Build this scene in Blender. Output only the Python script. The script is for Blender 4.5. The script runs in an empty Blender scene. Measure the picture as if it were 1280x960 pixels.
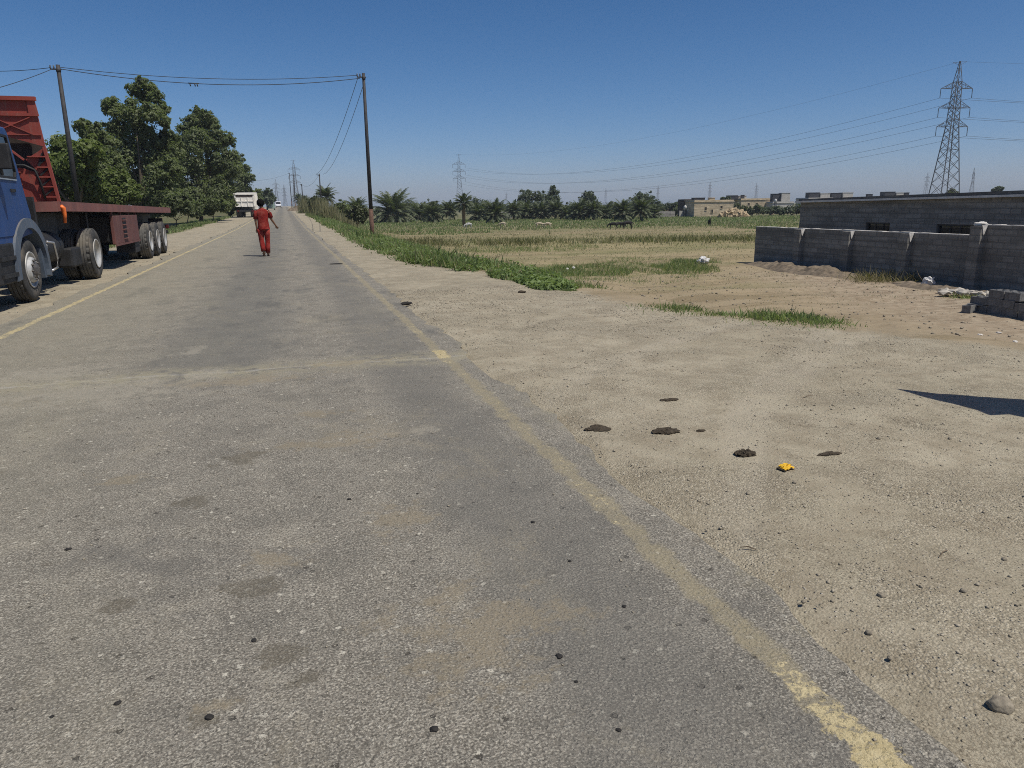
import bpy, bmesh, math, random
import numpy as np
from mathutils import Vector, Matrix, noise as mnoise

R = math.radians
SC = bpy.context.scene
COL = SC.collection
rng = np.random.default_rng(7)
random.seed(7)

# ------------------------------------------------------------------ camera
YAW, PITCH, ROLL, FPX, CAMH = 16.6307, 13.6529, -0.7, 920.0, 1.5
def cam_basis():
    y, p, r = R(YAW), R(PITCH), R(ROLL)
    f = np.array([math.sin(y) * math.cos(p), math.cos(y) * math.cos(p), -math.sin(p)])
    rt = np.array([math.cos(y), -math.sin(y), 0.0])
    up = np.cross(rt, f)
    c, s = math.cos(r), math.sin(r)
    return rt * c + up * s, up * c - rt * s, f
RT, UP, FW = cam_basis()
def ray(px, py):
    return FW + RT * (px - 640) / FPX - UP * (py - 480) / FPX
def gp(px, py, z=0.0):
    """world point on the level z seen at pixel px, py of the photograph"""
    d = ray(px, py)
    return np.array([0, 0, CAMH]) + d * ((z - CAMH) / d[2])
def dp(px, py, depth):
    return np.array([0, 0, CAMH]) + ray(px, py) * depth
cam_d = bpy.data.cameras.new('camera')
cam = bpy.data.objects.new('camera', cam_d)
COL.objects.link(cam)
cam_d.sensor_width = 36.0
cam_d.lens = FPX / 1280 * 36
cam_d.clip_start = 0.05
cam_d.clip_end = 20000
M = Matrix.Identity(4)
for i in range(3):
    M[i][0], M[i][1], M[i][2] = RT[i], UP[i], -FW[i]
M[2][3] = CAMH
cam.matrix_world = M
SC.camera = cam

# ------------------------------------------------------------------ light
SUN = Vector((0.65 * math.cos(R(62)), -0.76 * math.cos(R(62)), math.sin(R(62)))).normalized()
sd = bpy.data.lights.new('sun', 'SUN')
sd.energy = 4.2
sd.angle = R(0.53)
sd.color = (1.0, 0.96, 0.865)
so = bpy.data.objects.new('sun', sd)
COL.objects.link(so)
so.rotation_euler = SUN.to_track_quat('Z', 'Y').to_euler()
so.location = (20, -20, 60)
W = bpy.data.worlds.new('World')
SC.world = W
W.use_nodes = True
nt = W.node_tree
sky = nt.nodes.new('ShaderNodeTexSky')
sky.sky_type = 'NISHITA'
sky.sun_disc = False
sky.sun_elevation = R(62)
sky.sun_rotation = math.atan2(SUN.x, SUN.y)
sky.altitude = 60
sky.air_density = 0.6
sky.dust_density = 0.9
sky.ozone_density = 6.0
bg = nt.nodes['Background']
bg.inputs['Strength'].default_value = 0.1
sep_ = nt.nodes.new('ShaderNodeSeparateColor')
com_ = nt.nodes.new('ShaderNodeCombineColor')
nt.links.new(sky.outputs[0], sep_.inputs[0])
for i, (ga, k) in enumerate(((1.72, 2.47), (1.22, 1.15), (1.0, 0.95))):   # deeper, cleaner blue overhead, as the camera saw it
    a_ = nt.nodes.new('ShaderNodeMath'); a_.operation = 'MULTIPLY'; a_.inputs[1].default_value = 0.1
    p_ = nt.nodes.new('ShaderNodeMath'); p_.operation = 'POWER'; p_.inputs[1].default_value = ga
    q_ = nt.nodes.new('ShaderNodeMath'); q_.operation = 'MULTIPLY'; q_.inputs[1].default_value = k * 10
    nt.links.new(sep_.outputs[i], a_.inputs[0]); nt.links.new(a_.outputs[0], p_.inputs[0]); nt.links.new(p_.outputs[0], q_.inputs[0]); nt.links.new(q_.outputs[0], com_.inputs[i])
nt.links.new(com_.outputs[0], bg.inputs['Color'])
SC.view_settings.view_transform = 'Standard'
SC.view_settings.look = 'None'
SC.view_settings.exposure = 0.0
SC.view_settings.gamma = 1.0
SC.view_settings.use_curve_mapping = False
try:
    SC.cycles.max_bounces = 6
    SC.cycles.diffuse_bounces = 3
    SC.cycles.transparent_max_bounces = 8
    SC.cycles.caustics_reflective = False
    SC.cycles.caustics_refractive = False
    SC.cycles.use_denoising = False
    SC.cycles.filter_width = 1.0
    SC.cycles.denoiser = 'OPENIMAGEDENOISE'
    SC.cycles.denoising_input_passes = 'RGB_ALBEDO_NORMAL'
    SC.cycles.denoising_prefilter = 'ACCURATE'
    SC.cycles.sample_clamp_direct = 3.0
    SC.cycles.sample_clamp_indirect = 2.0
    SC.cycles.volume_bounces = 0
except Exception:
    pass

# ------------------------------------------------------------------ materials
class Nodes:
    def __init__(s, name):
        s.m = bpy.data.materials.new(name)
        s.m.use_nodes = True
        s.t = s.m.node_tree
        s.t.nodes.clear()
        s.out = s.t.nodes.new('ShaderNodeOutputMaterial')
    def put(s, sock, v):
        if v is None:
            return
        if isinstance(v, bpy.types.NodeSocket):
            s.t.links.new(v, sock)
        elif isinstance(v, (tuple, list)) and len(v) == 3 and sock.type == 'RGBA':
            sock.default_value = (*v, 1)
        else:
            sock.default_value = v
    def node(s, typ, props=None, **inp):
        n = s.t.nodes.new(typ)
        for k, v in (props or {}).items():
            setattr(n, k, v)
        for k, v in inp.items():
            k2 = k.replace('_', ' ')
            s.put(n.inputs[int(k[1:])] if k[0] == 'i' and k[1:].isdigit() else n.inputs[k2], v)
        return n
    def coord(s, scale=(1, 1, 1), which='Object', rot=(0, 0, 0), loc=(0, 0, 0)):
        c = s.node('ShaderNodeTexCoord').outputs[which]
        m = s.node('ShaderNodeMapping', None, Vector=c)
        m.inputs['Scale'].default_value = scale
        m.inputs['Rotation'].default_value = rot
        m.inputs['Location'].default_value = loc
        return m.outputs[0]
    def noise(s, vec, scale, detail=4, rough=0.6, out='Fac', dist=0.0):
        return s.node('ShaderNodeTexNoise', None, Vector=vec, Scale=scale, Detail=detail, Roughness=rough, Distortion=dist).outputs[0 if out == 'Fac' else 1]
    def voro(s, vec, scale, feature='F1', rnd=1.0):
        return s.node('ShaderNodeTexVoronoi', {'feature': feature}, Vector=vec, Scale=scale, Randomness=rnd).outputs
    def math(s, op, a, b=None, c=None, clamp=False):
        n = s.t.nodes.new('ShaderNodeMath')
        n.operation = op
        n.use_clamp = clamp
        for i, v in enumerate((a, b, c)):
            if v is not None:
                s.put(n.inputs[i], v)
        return n.outputs[0]
    def rng(s, v, a, b, c=0.0, d=1.0, smooth=True):
        n = s.t.nodes.new('ShaderNodeMapRange')
        n.interpolation_type = 'SMOOTHSTEP' if smooth else 'LINEAR'
        s.put(n.inputs[0], v)
        for i, k in enumerate((a, b, c, d)):
            n.inputs[i + 1].default_value = k
        return n.outputs[0]
    def mix(s, f, a, b, mode='MIX'):
        n = s.t.nodes.new('ShaderNodeMix')
        n.data_type = 'RGBA'
        n.blend_type = mode
        s.put(n.inputs[0], f)
        s.put(n.inputs[6], a)
        s.put(n.inputs[7], b)
        return n.outputs[2]
    def ramp(s, f, stops, interp='LINEAR'):
        n = s.t.nodes.new('ShaderNodeValToRGB')
        n.color_ramp.interpolation = interp
        el = n.color_ramp.elements
        while len(el) < len(stops):
            el.new(0.5)
        for e, (p, c) in zip(el, stops):
            e.position = p
            e.color = (*c, 1) if len(c) == 3 else c
        s.put(n.inputs[0], f)
        return n.outputs[0]
    def sep(s, v):
        return s.node('ShaderNodeSeparateXYZ', None, Vector=v).outputs
    def attr(s, name):
        return s.node('ShaderNodeAttribute', {'attribute_name': name}).outputs
    def bump(s, h, strength, dist, nrm=None):
        n = s.node('ShaderNodeBump', None, Height=h, Strength=strength, Distance=dist)
        if nrm is not None:
            s.put(n.inputs['Normal'], nrm)
        return n.outputs[0]
    def surf(s, color, rough=0.85, metal=0.0, nrm=None, spec=0.5, **kw):
        p = s.node('ShaderNodeBsdfPrincipled')
        s.put(p.inputs['Base Color'], color)
        s.put(p.inputs['Roughness'], rough)
        s.put(p.inputs['Metallic'], metal)
        s.put(p.inputs['Specular IOR Level'], spec)
        for k, v in kw.items():
            s.put(p.inputs[k.replace('_', ' ')], v)
        if nrm is not None:
            s.put(p.inputs['Normal'], nrm)
        s.t.links.new(p.outputs[0], s.out.inputs[0])
        return s.m

def plain(name, col, var=0.25, scale=6.0, rough=0.8, metal=0.0, bump=0.0, bscale=60.0, spec=0.4, dirt=None, dirt_amt=0.5, dscale=1.6):
    n = Nodes(name)
    v = n.coord()
    f = n.noise(v, scale, 5, 0.65)
    lo = tuple(c * (1 - var) for c in col)
    hi = tuple(min(1, c * (1 + var)) for c in col)
    c = n.mix(n.rng(f, 0.3, 0.7), lo, hi)
    if dirt:
        d = n.rng(n.noise(v, dscale, 7, 0.7), 0.46, 0.66)
        c = n.mix(n.math('MULTIPLY', d, dirt_amt), c, dirt)
    nr = n.bump(n.noise(v, bscale, 4), bump, 0.01) if bump else None
    return n.surf(c, rough, metal, nr, spec)

def leaf_mat(name, dark, light, trans=0.25, dry=None, dshare=.88):
    n = Nodes(name)
    g = n.node('ShaderNodeNewGeometry').outputs['Random Per Island']
    v = n.coord()
    big = n.noise(v, 0.55, 3, 0.6)
    f = n.math('ADD', n.math('MULTIPLY', g, 0.55), n.rng(big, 0.3, 0.7, 0, 0.45), clamp=True)
    c = n.mix(f, dark, light)
    if dry:
        c = n.mix(n.rng(g, dshare - .02, dshare + .02), c, dry)
    p = n.node('ShaderNodeBsdfPrincipled', None, Base_Color=c, Roughness=0.55)
    p.inputs['Specular IOR Level'].default_value = 0.3
    t = n.node('ShaderNodeBsdfTranslucent', None, Color=n.mix(0.5, c, (0.25, 0.36, 0.05)))
    m = n.node('ShaderNodeMixShader', None, i0=trans, i1=p.outputs[0], i2=t.outputs[0])
    n.t.links.new(m.outputs[0], n.out.inputs[0])
    return n.m

# --- asphalt (shared colour builder so the worn lines show the same stone between their paint)
STAINS = [(358, 700, .17, .12, 1), (316, 741, .10, .09, 0), (357, 818, .08, .08, 0), (385, 855, .05, .05, 0), (283, 887, .08, .04, 1), (600, 790, .34, .36, 1),
          (425, 555, .40, .18, 1), (505, 652, .16, .22, 1), (300, 576, .16, .10, 0), (160, 600, .16, .12, 1), (232, 632, .12, .08, 0), (400, 519, .25, .10, 1),
          (255, 470, .22, .30, 2), (130, 492, 1.1, .5, 2), (300, 478, .7, .22, 1), (60, 470, .6, .4, 2), (245, 440, .2, .28, 2), (530, 540, .16, .10, 2), (440, 455, .5, .12, 1), (260, 908, .05, .04, 0), (150, 760, .06, .07, 0)]
def asphalt_color(n, v):
    x, y, z = n.sep(v)[:3]
    wob = n.noise(v, 1.1, 4, 0.6)
    wob2 = n.noise(v, 7.0, 4, 0.65)
    dv_ = n.node('ShaderNodeVectorMath', {'operation': 'SCALE'}, i0=n.noise(v, 85.0, 3, 0.6, out='Color'))
    dv_.inputs['Scale'].default_value = 0.022
    vd = n.node('ShaderNodeVectorMath', {'operation': 'ADD'}, i0=v, i1=dv_.outputs[0]).outputs[0]
    st = n.voro(vd, 74.0)
    s2 = n.voro(vd, 150.0)
    sv = n.sep(st['Color'])[0]
    sv2 = n.sep(s2['Color'])[1]
    col = n.ramp(sv, [(0.0, (.115, .108, .098)), (0.3, (.175, .164, .148)), (0.65, (.225, .212, .190)), (0.9, (.275, .26, .232)), (1.0, (.40, .385, .35))])
    col2 = n.ramp(sv2, [(0.0, (.085, .08, .073)), (0.4, (.19, .178, .16)), (1.0, (.30, .283, .255))])
    pm = n.rng(n.noise(v, 34.0, 3, 0.6), 0.40, 0.58)
    col = n.mix(pm, col, col2)
    fine = n.noise(v, 300.0, 3, 0.75)
    col = n.mix(n.rng(fine, 0.36, 0.70, 0.0, 0.6, False), col, (.115, .106, .095))
    gap = n.rng(st['Distance'], 0.40, 0.70)
    col = n.mix(n.math('MULTIPLY', gap, n.rng(wob2, 0.3, 0.7, 0.35, 0.8)), col, (.075, .069, .061))
    mott = n.noise(v, 2.6, 6, 0.7)
    col = n.mix(n.rng(mott, 0.46, 0.66, 0, 0.6), col, (.10, .095, .087))
    col = n.mix(n.rng(mott, 0.48, 0.26, 0, 0.40), col, (.255, .236, .20))
    # larger scattered stones and dark pits
    b = n.voro(vd, 24.0)
    bs = n.sep(b['Color'])
    shp = n.math('ADD', b['Distance'], n.math('MULTIPLY', n.math('SUBTRACT', fine, 0.5), 0.22))
    near = n.rng(shp, 0.30, 0.22)
    col = n.mix(n.math('MULTIPLY', near, n.rng(bs[0], 0.80, 0.98, 0, .9)), col, (.36, .345, .31))
    pit = n.math('MULTIPLY', near, n.rng(bs[1], 0.94, 0.97))
    col = n.mix(n.math('MULTIPLY', pit, .85), col, (.04, .036, .032))
    b2 = n.voro(vd, 8.3)
    bs2 = n.sep(b2['Color'])
    near2 = n.rng(n.math('ADD', b2['Distance'], n.math('MULTIPLY', n.math('SUBTRACT', wob2, 0.5), 0.35)), 0.30, 0.12)
    col = n.mix(n.math('MULTIPLY', n.math('MULTIPLY', near2, n.rng(bs2[0], 0.90, 0.95)), 0.5), col, (.075, .066, .056))
    # wide contrast between worn stone tops and the dark binder around them
    lum = n.noise(v, 125.0, 2, 0.5)
    col = n.mix(n.rng(lum, 0.47, 0.36, 0, 0.80), col, (.062, .058, .052))
    col = n.mix(n.rng(lum, 0.56, 0.66, 0, 0.60), col, (.34, .325, .29))
    big_ = n.noise(v, 48.0, 3, 0.6)
    col = n.mix(n.rng(big_, 0.40, 0.32, 0, 0.70), col, (.055, .052, .046))
    col = n.node('ShaderNodeVectorMath', {'operation': 'MULTIPLY'}, i0=col, i1=(1.52, 1.49, 1.37)).outputs[0]
    # polished wheel paths, darker
    def band(c, w):
        d = n.math('ABSOLUTE', n.math('SUBTRACT', x, n.math('ADD', c, n.math('MULTIPLY', n.math('SUBTRACT', wob, 0.5), 0.5))))
        return n.rng(d, w, w * 0.25)
    far = n.rng(y, 6.9, 7.4)
    col = n.mix(n.math('MULTIPLY', band(0.98, 0.50), 0.48), col, n.mix(n.rng(fine, .35, .62), (.085, .082, .074), (.175, .169, .152)))
    col = n.mix(n.math('MULTIPLY', n.math('MULTIPLY', band(-0.75, 0.95), 0.55), far), col, (.132, .130, .117))
    ys_ = n.noise(n.coord((1.6, 0.55, 1.0)), 1.0, 5, 0.7)
    col = n.mix(n.math('MULTIPLY', n.rng(ys_, 0.52, 0.66, 0, 0.6), far), col, (.115, .113, .103))
    col = n.mix(n.rng(ys_, 0.36, 0.26, 0, 0.35), col, (.30, .28, .235))
    # dust
    dust = (.315, .285, .20)
    streak = n.noise(n.coord((1.0, 0.22, 1.0)), 1.3, 5, 0.65)
    left = n.rng(n.math('ADD', x, n.math('MULTIPLY', n.math('SUBTRACT', wob, 0.5), 1.6)), -0.6, -2.9)
    right = n.rng(n.math('ADD', x, n.math('MULTIPLY', n.math('SUBTRACT', wob2, 0.5), 0.7)), 1.66, 1.92)
    amt = n.math('ADD', n.math('MULTIPLY', left, 0.46), n.math('MULTIPLY', right, 1.0))
    amt = n.math('ADD', amt, n.rng(streak, 0.50, 0.75, 0.0, 0.28))
    thin = n.rng(n.noise(v, 55.0, 4, 0.8), 0.30, 0.68, 0.30, 1.0)
    col = n.mix(n.math('MULTIPLY', amt, thin, clamp=True), col, dust)
    # grey transverse joint where the older surface starts
    jd = n.math('ABSOLUTE', n.math('SUBTRACT', y, n.math('ADD', 7.22, n.math('MULTIPLY', n.math('SUBTRACT', wob, 0.5), 0.35))))
    col = n.mix(n.math('MULTIPLY', n.rng(jd, 0.04, 0.012), 0.5), col, (.41, .395, .35))
    col = n.mix(n.math('MULTIPLY', n.rng(jd, 0.5, 0.0), n.rng(wob2, 0.36, 0.58, 0.0, 0.75)), col, dust)
    pat = n.noise(n.coord((1.0, .7, 1.0), loc=(3.1, 1.7, 0)), 0.9, 6, 0.72, dist=.5)
    col = n.mix(n.math('MULTIPLY', n.rng(pat, 0.54, 0.64, 0, 0.36), n.rng(n.noise(v, 45.0, 4, .8), .38, .58)), col, (.30, .262, .185))
    col = n.mix(n.rng(pat, 0.42, 0.30, 0, 0.4), col, (.12, .115, .105))
    # individual stains and sand patches
    wob3 = n.noise(v, 5.0, 6, 0.72)
    wob4 = n.noise(v, 26.0, 5, 0.75)
    thin2 = n.rng(n.noise(v, 60.0, 4, 0.8), 0.30, 0.62, 0.35, 1.0)
    for (px, py, rx, ry, kind) in STAINS:
        p = gp(px, py)
        dv = n.node('ShaderNodeVectorMath', {'operation': 'SUBTRACT'}, i0=v, i1=(p[0], p[1], 0)).outputs[0]
        dv = n.node('ShaderNodeVectorMath', {'operation': 'MULTIPLY'}, i0=dv, i1=(1 / rx, 1 / ry, 0)).outputs[0]
        d = n.node('ShaderNodeVectorMath', {'operation': 'LENGTH'}, i0=dv).outputs['Value']
        d = n.math('ADD', d, n.math('ADD', n.math('MULTIPLY', n.math('SUBTRACT', wob3, 0.5), 5.5), n.math('MULTIPLY', n.math('SUBTRACT', wob4, 0.5), 2.2)))
        k = n.math('MULTIPLY', n.rng(d, 1.05, (0.15, 0.6, 0.2)[1 if kind == 0 else 0]), n.math('MULTIPLY', thin2, (0.68, 0.75, 0.6)[kind]))
        col = n.mix(k, col, [(.115, .10, .072), (.255, .215, .148), (.35, .32, .255)][kind])
    h = n.math('MULTIPLY', n.rng(st['Distance'], 0.1, 0.8, 1.0, 0.0), n.rng(sv, 0.0, 1.0, 0.3, 1.0, False))
    h = n.math('ADD', h, n.math('MULTIPLY', fine, 0.35))
    h = n.math('SUBTRACT', h, n.math('MULTIPLY', pit, 1.2))
    h = n.math('ADD', h, n.math('MULTIPLY', sv2, 0.3))
    return col, h, wob2
def mk_asphalt():
    n = Nodes('asphalt')
    v = n.coord()
    c, h, _ = asphalt_color(n, v)
    return n.surf(c, 0.9, 0, n.bump(h, 0.8, 0.006), 0.2)
def mk_line(name, heavy):
    n = Nodes(name)
    v = n.coord()
    c, h, w2 = asphalt_color(n, v)
    x, y, z = n.sep(v)[:3]
    big = n.noise(v, 1.6, 3, 0.6)
    fine = n.noise(v, 30.0, 5, 0.75)
    u = n.attr('across')['Fac']
    edge = n.rng(n.math('ADD', n.math('ADD', u, n.math('MULTIPLY', n.math('SUBTRACT', w2, 0.5), 0.9)), n.math('MULTIPLY', n.math('SUBTRACT', fine, 0.5), 0.5)), 0.38, 0.16)
    near = n.rng(y, 2.05, 1.35)                      # the paint survives best by the joint and at the lower end
    dj = n.math('ABSOLUTE', n.math('SUBTRACT', y, 7.35))
    near = n.math('ADD', near, n.rng(dj, 0.28, 0.12), clamp=True)
    worn = n.math('ADD', n.math('MULTIPLY', big, 0.55), n.math('MULTIPLY', fine, 0.75))
    worn = n.math('ADD', worn, n.math('MULTIPLY', near, 0.26))
    paint = n.math('MULTIPLY', n.rng(worn, heavy, heavy + 0.07), n.rng(edge, .25, .5))
    dusty = n.math('MULTIPLY', edge, n.rng(fine, .3, .62, .35, .75))
    c = n.mix(dusty, c, (.295, .255, .165))
    pc = n.mix(n.rng(fine, .3, .7), (.36, .295, .155), (.52, .445, .27))
    c = n.mix(paint, c, pc)
    return n.surf(c, 0.85, 0, n.bump(h, 0.8, 0.006), 0.2)

def mk_ground():
    n = Nodes('ground_soil')
    v = n.coord()
    x, y, z = n.sep(v)[:3]
    d = n.attr('off_edge')['Fac']
    w1 = n.noise(v, 0.5, 4, 0.6)
    w2 = n.noise(v, 3.0, 5, 0.65)
    w3 = n.noise(v, 22.0, 5, 0.7)
    grain = n.noise(v, 150.0, 4, 0.75)
    pv = n.voro(v, 55.0)
    pc = n.sep(pv['Color'])
    # --- packed apron dirt
    a = n.mix(n.rng(w1, 0.3, 0.7), (.325, .295, .215), (.405, .37, .28))
    a = n.mix(n.rng(w2, 0.38, 0.68, 0, 0.75), a, (.225, .192, .135))
    a = n.mix(n.rng(w3, 0.4, 0.75, 0, 0.5), a, (.38, .338, .255))
    a = n.mix(n.rng(grain, 0.42, 0.66, 0, 0.7), a, (.165, .14, .098))
    a = n.mix(n.math('MULTIPLY', n.rng(pv['Distance'], 0.3, 0.2), n.rng(pc[0], 0.86, 0.9)), a, (.42, .39, .33))
    a = n.mix(n.math('MULTIPLY', n.rng(pv['Distance'], 0.33, 0.2), n.rng(pc[1], 0.90, 0.95)), a, (.10, .086, .064))
    gr = n.math('MULTIPLY', n.rng(n.noise(v, 1.7, 5, 0.68, dist=0.6), 0.48, 0.66), n.rng(n.noise(v, 75.0, 4, 0.75), 0.42, 0.60))
    a = n.mix(n.math('MULTIPLY', gr, 0.8), a, (.12, .102, .072))
    tr = n.noise(n.coord((3.2, 0.25, 1), rot=(0, 0, R(28))), 1.2, 4, 0.6)
    a = n.mix(n.rng(tr, 0.52, 0.72, 0, 0.18), a, (.40, .355, .27))
    tk = None
    for (cx_, cy_, rad_) in ((12.0, -4.0, 12.2), (12.0, -4.0, 13.8), (16.5, -7.0, 17.6)):
        q_ = n.node('ShaderNodeVectorMath', {'operation': 'SUBTRACT'}, i0=v, i1=(cx_, cy_, 0)).outputs[0]
        q_ = n.node('ShaderNodeVectorMath', {'operation': 'MULTIPLY'}, i0=q_, i1=(1, 1, 0)).outputs[0]
        l_ = n.node('ShaderNodeVectorMath', {'operation': 'LENGTH'}, i0=q_).outputs['Value']
        l_ = n.math('ABSOLUTE', n.math('SUBTRACT', l_, n.math('ADD', rad_, n.math('MULTIPLY', n.math('SUBTRACT', w1, .5), .5))))
        b_ = n.rng(l_, .19, .06)
        tk = b_ if tk is None else n.math('MAXIMUM', tk, b_)
    tk = n.math('MULTIPLY', tk, n.rng(w2, .32, .6))
    a = n.mix(n.math('MULTIPLY', tk, .38), a, (.42, .385, .305))
    cv = n.voro(v, 95.0)
    cc = n.sep(cv['Color'])
    rough_ = n.rng(n.noise(v, 0.9, 5, 0.65, dist=.8), 0.40, 0.62, .25, 1.0)
    a = n.mix(n.math('MULTIPLY', n.math('MULTIPLY', n.rng(cv['Distance'], 0.34, 0.62), rough_), .48), a, (.16, .138, .098))
    a = n.mix(n.math('MULTIPLY', n.rng(cc[2], .55, .95, 0, .55), rough_), a, (.46, .42, .325))
    a = n.mix(n.math('MULTIPLY', n.rng(cc[0], .72, .98, 0, .6), rough_), a, (.17, .15, .11))
    mt = n.noise(v, 6.5, 5, 0.7)
    a = n.mix(n.rng(mt, .52, .70, 0, .5), a, (.22, .194, .138))
    a = n.node('ShaderNodeVectorMath', {'operation': 'MULTIPLY'}, i0=a, i1=(1.15, 1.135, 1.13)).outputs[0]
    # --- field soil with stubble bands running across the view
    cs, sn = math.cos(R(YAW)), math.sin(R(YAW))
    dep = n.math('ADD', n.math('MULTIPLY', x, sn), n.math('MULTIPLY', y, cs))
    lat = n.math('SUBTRACT', n.math('MULTIPLY', x, cs), n.math('MULTIPLY', y, sn))
    dn = n.math('ADD', dep, n.math('MULTIPLY', n.math('SUBTRACT', n.noise(v, 0.09, 5, 0.65), 0.5), 26.0))
    f0 = n.ramp(n.math('DIVIDE', dn, 260.0), [(0.0, (.265, .215, .152)), (0.09, (.27, .215, .142)), (0.16, (.255, .212, .125)), (0.205, (.235, .20, .105)), (0.235, (.115, .125, .052)), (0.26, (.215, .185, .10)),
                                              (0.31, (.20, .165, .098)), (0.345, (.14, .145, .07)), (0.40, (.095, .125, .055)), (0.5, (.078, .10, .045)), (0.7, (.07, .09, .045)), (1.0, (.09, .105, .065))])
    rows = n.noise(n.coord((0.06, 0.9, 1), rot=(0, 0, R(YAW))), 1.0, 5, 0.7)
    f0 = n.mix(n.rng(rows, 0.50, 0.62, 0, 0.7), f0, (.165, .13, .078))
    f0 = n.mix(n.rng(rows, 0.46, 0.30, 0, 0.5), f0, (.33, .275, .175))
    gn = n.math('MULTIPLY', n.rng(n.noise(n.coord((.35, 1.0, 1.0), rot=(0, 0, R(YAW))), 0.30, 5, 0.7), 0.47, 0.62), n.rng(dep, 12, 34))
    f0 = n.mix(n.math('MULTIPLY', gn, 0.62), f0, (.125, .135, .055))
    f0 = n.mix(n.rng(grain, 0.42, 0.7, 0, 0.5), f0, (.15, .11, .065))
    f0 = n.mix(n.rng(w3, 0.45, 0.7, 0, 0.45), f0, (.36, .28, .17))
    f0 = n.node('ShaderNodeVectorMath', {'operation': 'MULTIPLY'}, i0=f0, i1=(1.14, 1.16, 1.14)).outputs[0]
    yard = n.rng(lat, 7.0, 12.0)                     # bare ground in front of the block wall
    f0 = n.mix(n.math('MULTIPLY', yard, n.rng(dep, 36, 29)), f0, n.mix(n.rng(w2, .35, .65), (.25, .195, .135), (.36, .297, .215)))
    k = n.rng(n.math('ADD', d, n.math('MULTIPLY', n.math('SUBTRACT', w2, 0.5), 1.2)), -0.15, 0.5)
    c = n.mix(k, a, f0)
    # --- left verge
    lv = n.rng(n.math('ADD', x, n.math('MULTIPLY', n.math('SUBTRACT', w2, 0.5), 1.6)), -6.6, -7.4)
    c = n.mix(lv, c, n.mix(n.rng(w1, .3, .7), (.07, .09, .032), (.15, .125, .065)))
    h = n.math('ADD', n.math('MULTIPLY', w3, 0.6), n.math('MULTIPLY', grain, 0.3))
    h = n.math('ADD', h, n.math('MULTIPLY', n.rng(pv['Distance'], 0.4, 0.1), n.rng(pc[0], 0.6, 0.9, 0, 0.5)))
    h = n.math('ADD', h, n.math('MULTIPLY', n.rng(cv['Distance'], .1, .7, .35, 0, False), rough_))
    h = n.math('SUBTRACT', h, n.math('MULTIPLY', tk, .35))
    return n.surf(c, 0.95, 0, n.bump(h, 0.9, 0.018), 0.15)

def mk_block(name, colr, u='y', bw=0.40, bh=0.20, mortar=(.23, .225, .215)):
    n = Nodes(name)
    v = n.coord()
    x, y, z = n.sep(v)[:3]
    cv = n.node('ShaderNodeCombineXYZ', None, X=n.math('ADD', x, y), Y=z).outputs[0]
    b = n.node('ShaderNodeTexBrick', {'offset': 0.5}, Vector=cv, Scale=1.0, Mortar_Size=0.017, Mortar_Smooth=0.2, Bias=0.0, Brick_Width=bw, Row_Height=bh)
    n.put(b.inputs['Color1'], tuple(c * .78 for c in colr))
    n.put(b.inputs['Color2'], tuple(c * 1.2 for c in colr))
    n.put(b.inputs['Mortar'], mortar)
    row = n.noise(n.coord((.25, .25, 5.0)), 1.0, 3, .6)
    st = n.noise(v, 1.1, 6, 0.7)
    c = n.mix(n.rng(row, .5, .64, 0, .55), b.outputs[0], tuple(c * .52 for c in colr))
    c = n.mix(n.rng(row, .5, .36, 0, .45), c, tuple(min(1, c * 1.5) for c in colr))
    c = n.mix(n.rng(st, .42, .68, 0, .45), c, tuple(c * .5 for c in colr))
    sm = n.noise(n.coord((1, 1, .5)), 3.2, 5, .7)
    c = n.mix(n.rng(sm, .6, .72, 0, .45), c, (.30, .29, .27))
    gr = n.noise(v, 70.0, 4, .7)
    c = n.mix(n.rng(gr, .35, .7, 0, .35), c, tuple(q * .6 for q in colr))
    h = n.math('SUBTRACT', n.math('MULTIPLY', gr, .25), b.outputs['Fac'])
    return n.surf(c, .93, 0, n.bump(h, .8, .012), .2)

def mk_paint(name, col, rough=.45, dust=(.27, .22, .16), rust=None, dustamt=.45):
    n = Nodes(name)
    v = n.coord()
    f = n.noise(v, 2.2, 6, .65)
    c = n.mix(n.rng(f, .3, .7), tuple(q * .82 for q in col), tuple(min(1, q * 1.12) for q in col))
    s = n.noise(n.coord((4, 4, .35)), 2.6, 5, .7)
    c = n.mix(n.rng(s, .5, .75, 0, dustamt), c, dust)
    g = n.node('ShaderNodeNewGeometry').outputs['Normal']
    c = n.mix(n.math('MULTIPLY', n.rng(n.sep(g)[2], .4, .95), dustamt), c, dust)
    if rust:
        r = n.noise(v, 5.5, 7, .75)
        c = n.mix(n.rng(r, .58, .68, 0, .85), c, rust)
    fl = n.noise(v, 24, 4, .7)
    return n.surf(c, n.rng(f, .3, .7, rough, min(1, rough + .25)), 0, n.bump(fl, .12, .01), .45)

MAT = {}
MAT['asphalt'] = mk_asphalt()
MAT['line_r'] = mk_line('worn_yellow_paint', 0.735)
MAT['line_l'] = mk_line('dusty_yellow_paint', 0.56)
MAT['ground'] = mk_ground()
MAT['block'] = mk_block('grey_block', (.25, .24, .218), mortar=(.18, .172, .157))
MAT['block_b'] = mk_block('grey_block_building', (.24, .232, .213), mortar=(.175, .168, .153))
MAT['block_pale'] = mk_block('pale_block', (.36, .345, .315), mortar=(.45, .43, .4))
MAT['concrete'] = plain('concrete', (.40, .37, .32), .2, 3, .9, bump=.3)
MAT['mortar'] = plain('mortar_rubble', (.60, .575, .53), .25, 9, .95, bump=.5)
MAT['loose_block'] = plain('loose_block', (.17, .168, .162), .3, 14, .95, bump=.6)
MAT['roof_dark'] = plain('roofing_felt', (.075, .078, .08), .3, 2, .9)
MAT['roof_edge'] = plain('slab_edge', (.62, .60, .56), .15, 3, .9)
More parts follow.
